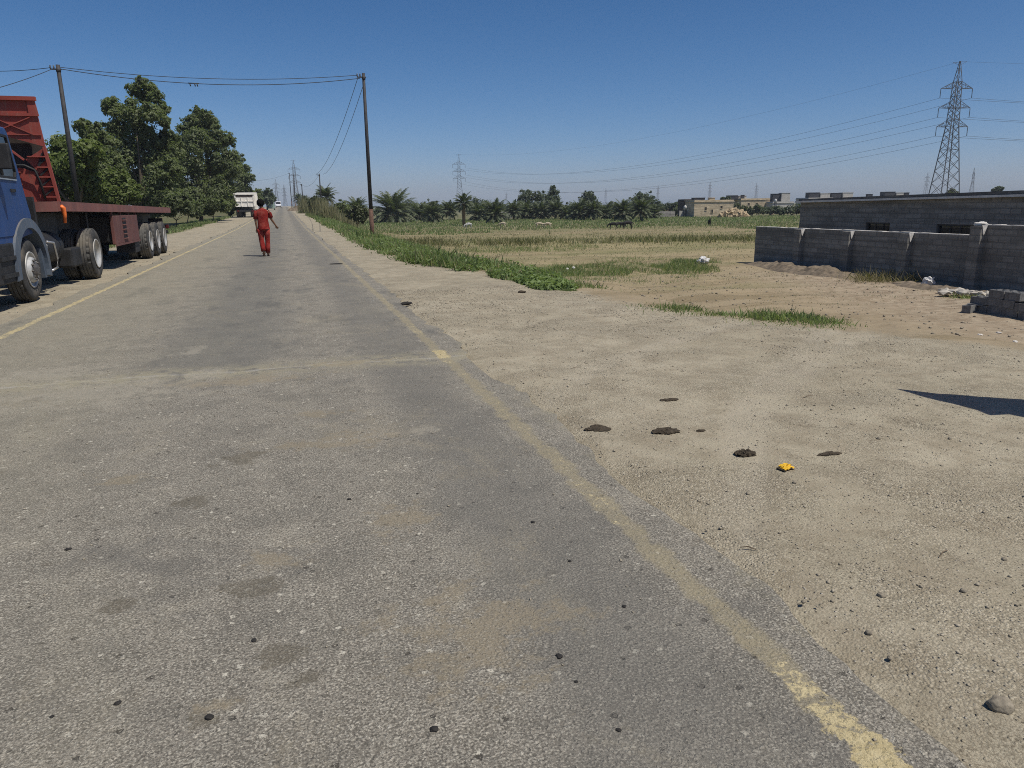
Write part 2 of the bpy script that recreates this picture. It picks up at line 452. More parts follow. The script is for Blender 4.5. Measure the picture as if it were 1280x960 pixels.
MAT['blue'] = mk_paint('faded_blue_cab', (.018, .058, .185), .42, dustamt=.18)
MAT['blue_grey'] = mk_paint('grey_fender', (.085, .11, .145), .5, dustamt=.35)
MAT['red'] = mk_paint('red_oxide_paint', (.285, .055, .04), .6, rust=(.13, .055, .04), dustamt=.28)
MAT['red_deck'] = mk_paint('red_oxide_deck', (.20, .080, .068), .6, rust=(.12, .05, .035), dustamt=.25)
MAT['red_box'] = mk_paint('red_oxide_box', (.135, .052, .045), .65, rust=(.11, .06, .045), dustamt=.3)
MAT['chassis'] = plain('chassis_black', (.02, .02, .021), .4, 5, .65)
MAT['rubber'] = plain('tyre_rubber', (.045, .045, .044), .3, 5, .85, dirt=(.20, .17, .13), dirt_amt=.55)
MAT['rubber_dusty'] = plain('dusty_tyre_tread', (.085, .083, .078), .3, 7, .9, dirt=(.19, .165, .125), dirt_amt=.5)
MAT['rim'] = plain('silver_rim', (.50, .50, .48), .25, 5, .45, .25, dirt=(.2, .15, .1), dirt_amt=.5)
MAT['hub'] = plain('greasy_hub', (.09, .085, .08), .4, 12, .5)
MAT['glass'] = plain('dark_window_glass', (.012, .015, .018), .2, 2, .06, spec=.6)
MAT['chrome'] = plain('dull_chrome', (.55, .55, .55), .15, 4, .3, .7)
MAT['orange'] = plain('orange_plastic', (.75, .17, .035), .2, 9, .5)
MAT['pole'] = plain('dark_steel_pole', (.035, .034, .036), .3, 4, .7)
MAT['pole_rust'] = plain('rusty_pole_foot', (.115, .065, .045), .35, 7, .85)
MAT['wire'] = plain('wire', (.04, .045, .05), .1, 3, .6)
MAT['steel'] = plain('galvanised_steel', (.12, .125, .135), .2, 3, .6, .4)
MAT['insul'] = plain('insulator', (.11, .12, .135), .2, 10, .3)
MAT['bark'] = plain('bark', (.11, .085, .06), .4, 9, .95, bump=.9, bscale=22)
MAT['palm_bark'] = plain('palm_bark', (.20, .14, .09), .45, 14, .95, bump=1.0, bscale=30)
MAT['leaf_mid'] = leaf_mat('leaf_mid', (.070, .092, .042), (.215, .25, .12), .42)
MAT['leaf_deep'] = leaf_mat('leaf_deep', (.064, .085, .044), (.20, .23, .12), .42)
MAT['leaf_light'] = leaf_mat('leaf_light', (.065, .092, .027), (.205, .25, .088), .42)
MAT['leaf_grey'] = leaf_mat('leaf_grey', (.05, .062, .03), (.125, .135, .068), .2)
MAT['leaf_far'] = leaf_mat('leaf_far', (.034, .050, .030), (.098, .122, .070), .2)
MAT['palm_leaf'] = leaf_mat('palm_leaf', (.050, .066, .036), (.155, .178, .105), .2)
MAT['palm_dry'] = leaf_mat('palm_dry', (.17, .13, .075), (.30, .25, .16), .15)
MAT['grass'] = leaf_mat('grass_green', (.11, .165, .055), (.275, .35, .14), .42, dry=(.34, .31, .18), dshare=.80)
MAT['weed'] = leaf_mat('weed_green', (.09, .145, .05), (.245, .325, .125), .38)
MAT['stubble'] = leaf_mat('stubble_dry', (.26, .225, .13), (.50, .44, .285), .3, dry=(.14, .17, .07), dshare=.78)
MAT['olive'] = leaf_mat('olive_weed', (.11, .11, .045), (.26, .24, .115), .3, dry=(.30, .25, .13))
MAT['reed'] = leaf_mat('reed_pale', (.17, .17, .085), (.36, .33, .20), .25)
MAT['drygrass'] = leaf_mat('dry_weed', (.14, .115, .055), (.34, .29, .16), .2)
MAT['stone'] = plain('field_stone', (.235, .205, .155), .3, 30, .9, bump=.4)
MAT['gravel'] = leaf_mat('gravel_mix', (.20, .172, .125), (.42, .375, .29), 0.0)
MAT['dung'] = plain('dry_dung', (.052, .040, .026), .4, 60, .95, bump=.9)
MAT['tar'] = plain('tar_spot', (.022, .020, .018), .3, 60, .85)
MAT['yellow'] = plain('yellow_wrapper', (.72, .43, .03), .15, 20, .4)
MAT['white'] = plain('white_plastic', (.52, .515, .50), .1, 12, .5)
MAT['straw'] = plain('twig', (.14, .105, .07), .3, 30, .9)
MAT['skin'] = plain('skin', (.22, .115, .065), .1, 10, .55)
MAT['hair'] = plain('black_hair', (.009, .008, .008), .3, 40, .95, bump=.5, spec=.05)
MAT['cloth_red'] = plain('red_cloth', (.225, .026, .022), .3, 7, .95, bump=.7, bscale=16, spec=.05, dirt=(.27, .10, .075), dirt_amt=.45, dscale=3.5)
MAT['cloth_trim'] = plain('dark_red_cloth', (.10, .012, .012), .18, 9, .9)
MAT['sandal'] = plain('brown_sandal', (.16, .11, .08), .2, 9, .8)
MAT['cream'] = mk_paint('cream_truck_body', (.84, .81, .74), .5, rust=(.45, .26, .16), dustamt=.12)
MAT['van_white'] = plain('white_car_paint', (.72, .73, .75), .06, 3, .25)
MAT['bus_green'] = plain('pale_green_paint', (.27, .36, .31), .1, 3, .4)
MAT['lamp'] = plain('lamp_glass', (.5, .5, .46), .1, 3, .15)
MAT['lamp_red'] = plain('red_lamp', (.09, .015, .015), .1, 3, .3)
MAT['tan_wall'] = mk_block('tan_block', (.62, .51, .35), bw=.4, bh=.2, mortar=(.58, .5, .37))
MAT['tan2'] = plain('tan_render', (.46, .38, .26), .15, 1.2, .9)
MAT['grey_render'] = plain('grey_render', (.48, .46, .42), .15, 1.2, .9)
MAT['dark_sheet'] = plain('dark_sheet', (.05, .052, .06), .3, 3, .7)
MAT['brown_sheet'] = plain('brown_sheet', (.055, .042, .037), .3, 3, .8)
MAT['opening'] = plain('dark_room', (.018, .017, .016), .2, 2, .9)
MAT['wool'] = plain('sheep_wool', (.42, .36, .26), .25, 18, .95, bump=.8, bscale=30)
MAT['wool_grey'] = plain('grey_wool', (.40, .40, .39), .25, 18, .95, bump=.8, bscale=30)
MAT['goat'] = plain('black_goat_hair', (.014, .013, .013), .4, 18, .8)
MAT['soil_dark'] = plain('turned_soil', (.17, .135, .095), .35, 5, .95, bump=.8, bscale=14)
MAT['rubble_tan'] = plain('tan_rubble', (.42, .33, .21), .35, 3, .95)
MAT['caster_sheet'] = plain('shadow_caster_sheet', (.3, .29, .27), .15, 4, .9)

# ------------------------------------------------------------------ object helpers
def tag(o, label=None, cat=None, group=None, kind=None):
    if label: o['label'] = label
    if cat: o['category'] = cat
    if group: o['group'] = group
    if kind: o['kind'] = kind
    return o
def thing(name, label, cat, loc=(0, 0, 0), rz=0.0, group=None, scale=1.0):
    o = bpy.data.objects.new(name, None)
    COL.objects.link(o)
    o.empty_display_size = 0.3
    o.location = loc
    o.rotation_euler = (0, 0, rz)
    o.scale = (scale,) * 3
    return tag(o, label, cat, group)
def copy_tree(o, parent=None):
    c = o.copy()
    COL.objects.link(c)
    c.parent = parent
    for ch in list(o.children):
        copy_tree(ch, c)
    return c
def link(name, me, mats, parent=None, loc=None, smooth=None):
    if not isinstance(mats, (list, tuple)):
        mats = [mats]
    for m in mats:
        me.materials.append(MAT[m])
    o = bpy.data.objects.new(name, me)
    COL.objects.link(o)
    o.parent = parent
    if loc is not None:
        o.location = loc
    return o

class MB:
    """collects boxes, beams, tubes and lathes into one mesh"""
    def __init__(s):
        s.v, s.f, s.mi, s.sm = [], [], [], []
    def add(s, v, f, mi=0, smooth=False):
        b = len(s.v)
        s.v += [tuple(p) for p in v]
        for q in f:
            s.f.append(tuple(i + b for i in q))
            s.mi.append(mi)
            s.sm.append(smooth)
        return s
    def box(s, x0, x1, y0, y1, z0, z1, mi=0, bev=0.0):
        if bev:
            return s.bevbox(x0, x1, y0, y1, z0, z1, mi, bev)
        v = [(x, y, z) for z in (z0, z1) for y in (y0, y1) for x in (x0, x1)]
        return s.add(v, [(0, 2, 3, 1), (4, 5, 7, 6), (0, 1, 5, 4), (2, 6, 7, 3), (0, 4, 6, 2), (1, 3, 7, 5)], mi)
    def bevbox(s, x0, x1, y0, y1, z0, z1, mi, b):
        bm = bmesh.new()
        bmesh.ops.create_cube(bm, size=1.0)
        for p in bm.verts:
            p.co = Vector(((x0 + x1) / 2 + p.co.x * (x1 - x0), (y0 + y1) / 2 + p.co.y * (y1 - y0), (z0 + z1) / 2 + p.co.z * (z1 - z0)))
        bmesh.ops.bevel(bm, geom=bm.edges[:] + bm.verts[:], offset=b, segments=2, profile=.5, affect='EDGES')
        return s.frombm(bm, mi)
    def frombm(s, bm, mi=0, smooth=False):
        bm.verts.index_update()
        s.add([p.co[:] for p in bm.verts], [[q.index for q in f.verts] for f in bm.faces], mi, smooth)
        bm.free()
        return s
    def prism(s, pts, axis, a, b, mi=0):
        """polygon pts (2-D) extruded along axis from a to b"""
        def P(p, t):
            return {'x': (t, p[0], p[1]), 'y': (p[0], t, p[1]), 'z': (p[0], p[1], t)}[axis]
        n = len(pts)
        v = [P(p, a) for p in pts] + [P(p, b) for p in pts]
        f = [tuple(range(n))[::-1], tuple(range(n, 2 * n))] + [(i, (i + 1) % n, n + (i + 1) % n, n + i) for i in range(n)]
        return s.add(v, f, mi)
    def beam(s, p, q, w=.05, h=None, mi=0):
        h = h or w
        p, q = Vector(p), Vector(q)
        d = (q - p).normalized()
        a = d.cross(Vector((0, 0, 1)) if abs(d.z) < .95 else Vector((1, 0, 0))).normalized() * (w / 2)
        b = d.cross(a).normalized() * (h / 2)
        v = [c + k for c in (p, q) for k in (-a - b, a - b, a + b, -a + b)]
        return s.add(v, [(0, 1, 2, 3), (7, 6, 5, 4), (0, 4, 5, 1), (1, 5, 6, 2), (2, 6, 7, 3), (3, 7, 4, 0)], mi)
    def tube(s, pts, r, n=8, mi=0, cap=True):
        pts = [Vector(p) for p in pts]
        rr = r if isinstance(r, (list, tuple)) else [r] * len(pts)
        v, f = [], []
        for i, p in enumerate(pts):
            d = (pts[min(i + 1, len(pts) - 1)] - pts[max(i - 1, 0)]).normalized()
            a = d.cross(Vector((0, 0, 1)) if abs(d.z) < .9 else Vector((0, 1, 0))).normalized()
            b = d.cross(a)
            for k in range(n):
                t = 2 * math.pi * k / n
                v.append(p + (a * math.cos(t) + b * math.sin(t)) * rr[i])
        for i in range(len(pts) - 1):
            for k in range(n):
                f.append((i * n + k, i * n + (k + 1) % n, (i + 1) * n + (k + 1) % n, (i + 1) * n + k))
        if cap:
            f.append(tuple(range(n))[::-1])
            f.append(tuple(range((len(pts) - 1) * n, len(pts) * n)))
        return s.add(v, f, mi, True)
    def lathe(s, prof, axis='x', n=32, c=(0, 0, 0), mi=0, smooth=True):
        """prof: (along axis, radius)"""
        v, f = [], []
        for (t, r) in prof:
            for k in range(n):
                a = 2 * math.pi * k / n
                u, w = r * math.cos(a), r * math.sin(a)
                p = {'x': (t, u, w), 'y': (u, t, w), 'z': (u, w, t)}[axis]
                v.append((p[0] + c[0], p[1] + c[1], p[2] + c[2]))
        for i in range(len(prof) - 1):
            for k in range(n):
                f.append((i * n + k, i * n + (k + 1) % n, (i + 1) * n + (k + 1) % n, (i + 1) * n + k))
        for i in (0, len(prof) - 1):
            if prof[i][1] > 1e-4:
                f.append(tuple(range(i * n, i * n + n)))
        return s.add(v, f, mi, smooth)
    def loft(s, rings, mi=0, smooth=True, cap=True):
        n = len(rings[0])
        v = [p for r in rings for p in r]
        f = []
        for i in range(len(rings) - 1):
            for k in range(n):
                f.append((i * n + k, i * n + (k + 1) % n, (i + 1) * n + (k + 1) % n, (i + 1) * n + k))
        if cap:
            f.append(tuple(range(n))[::-1])
            f.append(tuple(range((len(rings) - 1) * n, len(rings) * n)))
        return s.add(v, f, mi, smooth)
    def build(s, name, mats, parent=None, loc=None, fix=True):
        me = bpy.data.meshes.new(name)
        me.from_pydata(s.v, [], s.f)
        me.polygons.foreach_set('material_index', s.mi)
        me.polygons.foreach_set('use_smooth', s.sm)
        if fix:
            bm = bmesh.new()
            bm.from_mesh(me)
            bmesh.ops.recalc_face_normals(bm, faces=bm.faces[:])
            bm.to_mesh(me)
            bm.free()
        me.update()
        return link(name, me, mats, parent, loc)

def poly_mesh(name, V, mats, parent=None, loc=None, mi=None):
    """V: (n, k, 3) array of loose k-gons"""
    n, k = V.shape[:2]
    me = bpy.data.meshes.new(name)
    me.vertices.add(n * k)
    me.vertices.foreach_set('co', V.reshape(-1).astype(np.float32))
    me.loops.add(n * k)
    me.loops.foreach_set('vertex_index', np.arange(n * k, dtype=np.int32))
    me.polygons.add(n)
    me.polygons.foreach_set('loop_start', np.arange(0, n * k, k, dtype=np.int32))
    me.polygons.foreach_set('loop_total', np.full(n, k, dtype=np.int32))
    if mi is not None:
        me.polygons.foreach_set('material_index', mi.astype(np.int32))
    me.update(calc_edges=True)
    return link(name, me, mats, parent, loc)

def unit(a):
    return a / np.maximum(np.linalg.norm(a, axis=-1, keepdims=True), 1e-9)

def leaves(c, nrm, size, aspect=.5, r=rng):
    """diamond leaves at centres c (n,3) roughly facing nrm"""
    n = len(c)
    t = unit(np.cross(nrm, unit(r.normal(size=(n, 3)))))
    b = np.cross(nrm, t)
    sz = (size * r.uniform(.5, 1.5, n))[:, None]
    fold = nrm * sz * .18
    return np.stack([c - t * sz * .55, c + b * sz * aspect * .5 + fold, c + t * sz * .55, c - b * sz * aspect * .5 + fold], 1)

def value_noise(x, y, s, seed=0):
    x = np.asarray(x, float) / s + seed * 17.31
    y = np.asarray(y, float) / s + seed * 9.73
    xi, yi = np.floor(x), np.floor(y)
    fx, fy = x - xi, y - yi
    fx, fy = fx * fx * (3 - 2 * fx), fy * fy * (3 - 2 * fy)
    def h(a, b):
        t = np.sin(a * 127.1 + b * 311.7) * 43758.5453
        return t - np.floor(t)
    return (h(xi, yi) * (1 - fx) + h(xi + 1, yi) * fx) * (1 - fy) + (h(xi, yi + 1) * (1 - fx) + h(xi + 1, yi + 1) * fx) * fy

# ------------------------------------------------------------------ terrain
EDGE_Y = [-40, 0, 4, 5.5, 6.8, 7.9, 9.7, 10.6, 12.6, 14.6, 18.2, 21.5, 28, 36, 86, 400]
EDGE_X = [14, 11, 8.2, 7.0, 6.25, 5.76, 5.0, 4.78, 4.66, 4.4, 3.8, 3.15, 2.95, 2.96, 3.35, 3.6]
def sstep(t):
    t = np.clip(t, 0, 1)
    return t * t * (3 - 2 * t)
def edge_x(y):
    return np.interp(y, EDGE_Y, EDGE_X)
def road_z(y):
    return 1.4 * np.clip((np.asarray(y, float) - 60) / 190, 0, 1.6)
def ground_z(x, y, micro=True):
    x, y = np.asarray(x, float), np.asarray(y, float)
    rz = road_z(y)
    d = x - edge_x(y)
    s = sstep((d - .35) / 5.2)
    z = rz * (1 - s) + (-1.3) * s
    l = sstep((-6.8 - x) / 3.5)
    far = sstep((-12 - x) / 40)
    z = z - .35 * l - (rz + .3) * far
    if micro:
        off = np.clip((np.abs(x + .95) - 3.0) / .6, 0, 1)
        fade = 1 / (1 + np.clip(y - 60, 0, None) / 60)
        m = (value_noise(x, y, 1.7, 1) - .5) * .05 + (value_noise(x, y, .55, 2) - .5) * .028 + (value_noise(x, y, .28, 8) - .5) * .016
        fld = (value_noise(x, y, 3.1, 3) - .5) * .16 + (value_noise(x, y, .9, 4) - .5) * .10
        z = z + off * m * fade + s * fld * fade
        # ploughed wheel ruts in the yard before the wall
        yard = sstep((x - 9) / 3) * sstep((21 - x) / 3) * sstep((y - 7) / 3) * sstep((27 - y) / 4)
        z = z + yard * .035 * np.sin((y * .95 + x * .35) * 5.0) * value_noise(x, y, 2.2, 6)
    return z
def gz(x, y):
    return float(ground_z(x, y))
def lines(segs):
    out = []
    for a, b, st in segs:
        out += list(np.arange(a, b, st))
    return np.array(out + [segs[-1][1]])
gx = lines([(-900, -300, 150), (-300, -60, 30), (-60, -14, 4), (-14, -3.9, .5), (-3.9, 1.4, .88), (1.4, 9, .16), (9, 24, .3), (24, 60, 2), (60, 300, 20), (300, 1500, 200)])
gy = lines([(-40, 0, 5), (0, 1, .25), (1, 12, .16), (12, 30, .3), (30, 60, .6), (60, 130, 2.5), (130, 300, 10), (300, 900, 60), (900, 3600, 300)])
GX, GY = np.meshgrid(gx, gy)
GZ = ground_z(GX, GY)
on_road = (GX > -3.7) & (GX < 1.75)
GZ = np.where(on_road, GZ - .03, GZ)
nx, ny = len(gx), len(gy)
me = bpy.data.meshes.new('ground')
idx = np.arange(nx * ny).reshape(ny, nx)
me.from_pydata(np.stack([GX, GY, GZ], -1).reshape(-1, 3).tolist(), [], np.stack([idx[:-1, :-1], idx[:-1, 1:], idx[1:, 1:], idx[1:, :-1]], -1).reshape(-1, 4).tolist())
a = me.attributes.new('off_edge', 'FLOAT', 'POINT')
a.data.foreach_set('value', (GX - edge_x(GY)).reshape(-1).astype(np.float32))
me.polygons.foreach_set('use_smooth', [True] * len(me.polygons))
tag(link('ground', me, 'ground'), kind='structure')

ry = lines([(-12, 0, 1), (0, 12, .06), (12, 30, .15), (30, 80, .5), (80, 320, 5)])
def strip(name, xl, xr, dz, mat, across=False):
    """road-following sheet; xl and xr are arrays over ry"""
    z = road_z(ry) + dz
    cols = [xl, xl * .5 + xr * .5, xr] if across else [xl, xl * .75 + xr * .25, xl * .5 + xr * .5, xl * .25 + xr * .75, xr]
    m = len(cols)
    crown = [0] * m
    v = np.stack([np.stack([c, ry, z + crown[i]], -1) for i, c in enumerate(cols)], 1).reshape(-1, 3)
    f = [(i * m + j, i * m + j + 1, (i + 1) * m + j + 1, (i + 1) * m + j) for i in range(len(ry) - 1) for j in range(m - 1)]
    me = bpy.data.meshes.new(name)
    me.from_pydata(v.tolist(), [], f)
    if across:
        a = me.attributes.new('across', 'FLOAT', 'POINT')
        a.data.foreach_set('value', np.tile([1.0, 0.0, 1.0], len(ry)).astype(np.float32))
    return tag(link(name, me, mat), kind='structure')
jr = (value_noise(ry, ry * 0, .35, 1) - .5) * .12 + (value_noise(ry, ry * 0, .13, 2) - .5) * .08 + (value_noise(ry, ry * 0, 1.6, 3) - .5) * .16
jl = (value_noise(ry, ry * 0, .6, 5) - .5) * .3 + (value_noise(ry, ry * 0, 2.6, 6) - .5) * .3
strip('road', -3.78 + jl, 1.70 + jr, .016, 'asphalt')
strip('edge_line', np.full_like(ry, 1.24), np.full_like(ry, 1.64), .0164, 'line_r', True)
strip('edge_line', np.full_like(ry, -3.58), np.full_like(ry, -3.24), .0164, 'line_l', True)


def skin_mesh(verts, edges, radii, levels=2):
    me = bpy.data.meshes.new('tmp_skin')
    me.from_pydata([tuple(v) for v in verts], edges, [])
    ob = bpy.data.objects.new('tmp_skin', me)
    COL.objects.link(ob)
    ob.modifiers.new('skin', 'SKIN')
    for i, sv in enumerate(me.skin_vertices[0].data):
        r = radii[i]
        sv.radius = r if isinstance(r, tuple) else (r, r)
        sv.use_root = (i == 0)
    m = ob.modifiers.new('sub', 'SUBSURF')
    m.levels = m.render_levels = levels
    bpy.context.view_layer.update()
    dg = bpy.context.evaluated_depsgraph_get()
    out = bpy.data.meshes.new_from_object(ob.evaluated_get(dg))
    bpy.data.objects.remove(ob)
    out.polygons.foreach_set('use_smooth', [True] * len(out.polygons))
    return out

# ================================================================== articulated flatbed truck
TL = (-5.35, 22.0, 0.0)
NL = tuple(-q for q in TL)
TK = thing('flatbed_truck', 'blue cab truck with a long red flatbed and tall red headboard, parked at left', 'truck', TL)
def part(mb, name, mats, parent=TK, **k):
    return mb.build(name, mats, parent, NL if parent is TK else None, **k)

def tyre(mb, x0, x1, r, ri, mi_side=0, mi_tread=1, n=72):
    """tyre lying along x from x0 (outer) to x1 with lugged tread"""
    w = x1 - x0
    prof = [(x0 + w * .10, ri), (x0 + w * .02, ri + (r - ri) * .25), (x0, ri + (r - ri) * .55), (x0 + w * .05, r - .045), (x0 + w * .13, r - .008)]
    prof2 = [(x1 - (p[0] - x0), p[1]) for p in prof[::-1]]
    mb.lathe(prof, 'x', n, mi=mi_side)
    mb.lathe(prof2, 'x', n, mi=mi_side)
    # four tread ribs cut by cross grooves
    a0, a1 = x0 + w * .13, x1 - w * .13
    for j in range(4):
        u0 = a0 + (a1 - a0) * (j / 4 + .03)
        u1 = a0 + (a1 - a0) * ((j + 1) / 4 - .03)
        v, f = [], []
        for k in range(n):
            lo = (k + j) % 3 == 0
            rr = r - (.020 if lo and j in (0, 3) else .0)
            t = 2 * math.pi * k / n + (.04 if j % 2 else 0)
            for u, q in ((u0, r - .022), (u0, rr), (u1, rr), (u1, r - .022)):
                v.append((u, q * math.cos(t), q * math.sin(t)))
        for k in range(n):
            b, c = k * 4, ((k + 1) % n) * 4
            for i in range(3):
                f.append((b + i, b + i + 1, c + i + 1, c + i))
        mb.add(v, f, mi_tread)
    mb.lathe([(a0 - .004, r - .021), (a1 + .004, r - .021)], 'x', n, mi=mi_tread)
    return mb
def wheel(parent, pos, r, dual, flip=False, name='wheel'):
    """axle end: outer face at local x = 0, body towards -x"""
    mb = MB()
    ri = r * .56
    if dual:
        tyre(mb, 0.0, -.33, r, ri)
        tyre(mb, -.36, -.66, r, ri)
    else:
        tyre(mb, 0.0, -.30, r, ri)
    w = mb.build(name, ['rubber', 'rubber_dusty'], parent)
    w.location = [pos[i] - TL[i] for i in range(3)] if parent is TK else pos
    w.rotation_euler = (random.uniform(0, 6), 0, math.pi if flip else 0)
    rb = MB()
    if dual:                                       # deep outer dish
        rb.lathe([(-.012, ri + .012), (.004, ri + .004), (-.004, ri - .018), (-.03, ri - .03), (-.10, ri - .045), (-.17, ri - .07), (-.185, ri - .11), (-.185, .14)], 'x', 40)
        rb.lathe([(-.26, ri), (-.35, ri)], 'x', 40)
    else:
        rb.lathe([(-.02, ri + .012), (.0, ri + .002), (-.012, ri - .02), (-.06, ri - .04), (-.045, ri - .075), (.02, .205), (.035, .17), (.035, .12)], 'x', 40)
    rm = rb.build('rim', 'rim', w)
    hb = MB()
    x0 = -.19 if dual else .03
    hk = 1.0 if dual else .45
    hb.lathe([(x0, .15), (x0 + .03 * hk, .145), (x0 + .05 * hk, .11), (x0 + .10 * hk, .095), (x0 + .115 * hk, .06), (x0 + .115 * hk, .0)], 'x', 24)
    for k in range(10):
        t = 2 * math.pi * k / 10
        q = .165
        hb.lathe([(x0 - .005, .018), (x0 + .035, .016), (x0 + .037, 0)], 'x', 6, c=(0, q * math.cos(t), q * math.sin(t)))
    hb.build('hub', 'hub', w)
    return w

XR, XL = -4.15, -6.55
# --- cab
prof = [(12.74, .62), (12.66, 1.05), (12.66, 1.60), (12.98, 2.66), (13.16, 2.80), (14.22, 2.81), (14.31, 2.74), (14.55, 2.10), (14.84, 1.46), (14.86, 1.12), (13.70, 1.05), (13.66, .62)]
mb = MB()
bm = bmesh.new()
vs = [bm.verts.new((XR - .02, p[0], p[1])) for p in prof]
vs2 = [bm.verts.new((XL + .02, p[0], p[1])) for p in prof]
bm.faces.new(vs)
bm.faces.new(vs2[::-1])
for i in range(len(prof)):
    j = (i + 1) % len(prof)
    bm.faces.new((vs[j], vs[i], vs2[i], vs2[j]))
side = [e for e in bm.edges if abs(e.verts[0].co.x - e.verts[1].co.x) < 1e-5]
bmesh.ops.bevel(bm, geom=side, offset=.05, segments=3, profile=.6, affect='EDGES')
mb.frombm(bm)
CAB = part(mb, 'cab', 'blue')
def cpart(mb, name, mats):
    return mb.build(name, mats, CAB)
# door panel stands 12 mm proud and carries the window opening
cpart(MB().prism([(12.98, 1.12), (12.95, 1.62), (13.05, 2.02), (14.33, 2.02), (14.56, 1.62), (14.60, 1.34), (13.72, 1.12)], 'x', XR - .022, XR - .008), 'door', 'blue')
cpart(MB().box(XR - .01, XR + .012, 13.95, 14.16, 1.80, 1.85, bev=.004), 'door_handle', 'chassis')
cpart(MB().prism([(12.99, 2.04), (14.27, 2.04), (14.31, 2.12), (14.12, 2.64), (13.20, 2.66)], 'x', XR - .03, XR - .012), 'side_window', 'glass')
m = MB()
for p, q in (((12.97, 2.03), (14.28, 2.025)), ((14.28, 2.025), (14.33, 2.12)), ((14.33, 2.12), (14.14, 2.66)), ((14.14, 2.66), (13.18, 2.68)), ((13.72, 2.05), (13.62, 2.66))):
    m.beam((XR - .008, *p), (XR - .008, *q), .03, .035)
cpart(m, 'window_frame', 'chassis')
cpart(MB().beam((XR, 13.0, 2.0), (XR, 14.30, 1.995), .016, .02), 'window_trim', 'chrome')
m = MB().tube([(XR, 13.2, 2.55), (XR + .14, 13.28, 2.52), (XR + .16, 13.32, 2.2), (XR, 13.25, 1.98)], .012)
m.bevbox(XR + .06, XR + .26, 13.28, 13.34, 2.12, 2.5, 1, .02)
cpart(m, 'mirror', ['chassis', 'chassis'])
cpart(MB().prism([(12.645, 1.64), (12.95, 2.62), (12.96, 2.60), (12.66, 1.62)], 'x', XL + .18, XR - .18), 'windscreen', 'glass')
cpart(MB().box(XL + .3, XR - .3, 12.615, 12.652, .95, 1.5, bev=.01), 'grille', 'chassis')
for x in (XR - .36, XL + .36):
    cpart(MB().lathe([(-.06, .12), (0, .12), (.012, .10)], 'y', 20, c=(x, 12.66, .88)), 'headlight', 'lamp')
m = MB().bevbox(XL - .02, XR + .02, 12.5, 12.8, .42, .80, 0, .05)
part(m, 'bumper', 'blue_grey')
m = MB().bevbox(XR - .30, XR + .0, 12.85, 13.66, .40, 1.02, 0, .03)
m.box(XR + .002, XR + .03, 12.95, 13.6, .50, .56)
m.box(XR + .002, XR + .03, 12.95, 13.6, .76, .82)
part(m, 'cab_step', 'chassis')
# --- front fender arches and mudguards
WY, WZ = 14.46, .53
for xs in (XR, XL):
    sgn = 1 if xs == XR else -1
    o, i_ = [], []
    for k in range(25):
        t = R(-12 + 200 * k / 24)
        rr = .90 if t > R(20) else .90
        o.append((WY + .90 * math.cos(t) * 1.02, WZ + .86 * math.sin(t)))
        i_.append((WY + .72 * math.cos(t) * 1.02, WZ + .70 * math.sin(t)))
    m = MB()
    n = len(o)
    for x in (0,):
        v = [(xs + sgn * .02, *p) for p in o] + [(xs + sgn * .035, *p) for p in i_] + [(xs - sgn * .42, *p) for p in o] + [(xs - sgn * .42, *p) for p in i_]
        f = []
        for k in range(n - 1):
            f += [(k, k + 1, n + k + 1, n + k), (2 * n + k, 3 * n + k, 3 * n + k + 1, 2 * n + k + 1), (k, 2 * n + k, 2 * n + k + 1, k + 1), (n + k, n + k + 1, 3 * n + k + 1, 3 * n + k)]
        f += [(0, n, 3 * n, 2 * n), (n - 1, 3 * n - 1, 4 * n - 1, 2 * n - 1)]
        m.add(v, f, 0)
    part(m, 'fender', 'blue_grey')
    m = MB().box(min(xs - sgn * .40, xs + sgn * .01), max(xs - sgn * .40, xs + sgn * .01), WY + .66, WY + .86, .30, .52)
    part(MB().prism([(WY + .58, .86), (WY + .88, .60), (WY + .92, .34), (WY + .64, .34), (WY + .60, .6)], 'x', min(xs - sgn * .40, xs - sgn * .02), max(xs - sgn * .40, xs - sgn * .02)), 'mudflap', 'blue_grey')
# --- chassis, tank, axle gear
m = MB()
for x in (-5.0, -5.75):
    m.box(x - .05, x + .05, 13.0, 20.1, .72, .98)
for y in (13.4, 15.4, 17.2, 18.9, 20.0):
    m.box(-5.75, -5.0, y - .05, y + .05, .74, .96)
m.tube([(XL + .3, WY, WZ), (XR - .3, WY, WZ)], .07)
m.tube([(XL + .5, 18.9, .54), (XR - .5, 18.9, .54)], .11)
m.lathe([(-.24, .18), (-.18, .24), (.18, .24), (.24, .18)], 'x', 20, c=(-5.35, 18.9, .54))
m.lathe([(-.06, .45), (.06, .45), (.07, .3)], 'z', 24, c=(-5.35, 18.5, 1.08))
part(m, 'tractor_chassis', 'chassis')
m = MB()
m.lathe([(15.75, .0), (15.75, .29), (15.79, .31), (17.1, .31), (17.14, .29), (17.14, 0)], 'y', 24, c=(-4.62, 0, .80))
for y in (16.05, 16.8):
    m.lathe([(y - .03, .315), (y + .03, .315)], 'y', 24, c=(-4.62, 0, .80))
part(m, 'fuel_tank', 'chassis')
m = MB().tube([(XR - .06, 15.62, .95), (XR - .04, 15.95, .92), (XR - .03, 16.02, .62), (XR - .04, 15.98, .46), (XR - .06, 15.68, .42)], .022)
part(m, 'step_rail', 'chrome')
m = MB()
for k in range(3):
    m.bevbox(XR - .34, XR - .1, 15.56, 15.80, .50 + k * .16, .58 + k * .16, 0, .02)
part(m, 'air_valve', 'rim')
part(MB().bevbox(-4.75, -4.25, 17.35, 18.1, .35, .75, 0, .04), 'battery_box', 'chassis')
m = MB().box(XR - .5, XR - .46, 15.2, 18.0, 1.0, 1.5)
m.box(-6.4, -4.3, 15.5, 15.6, 1.0, 1.75)
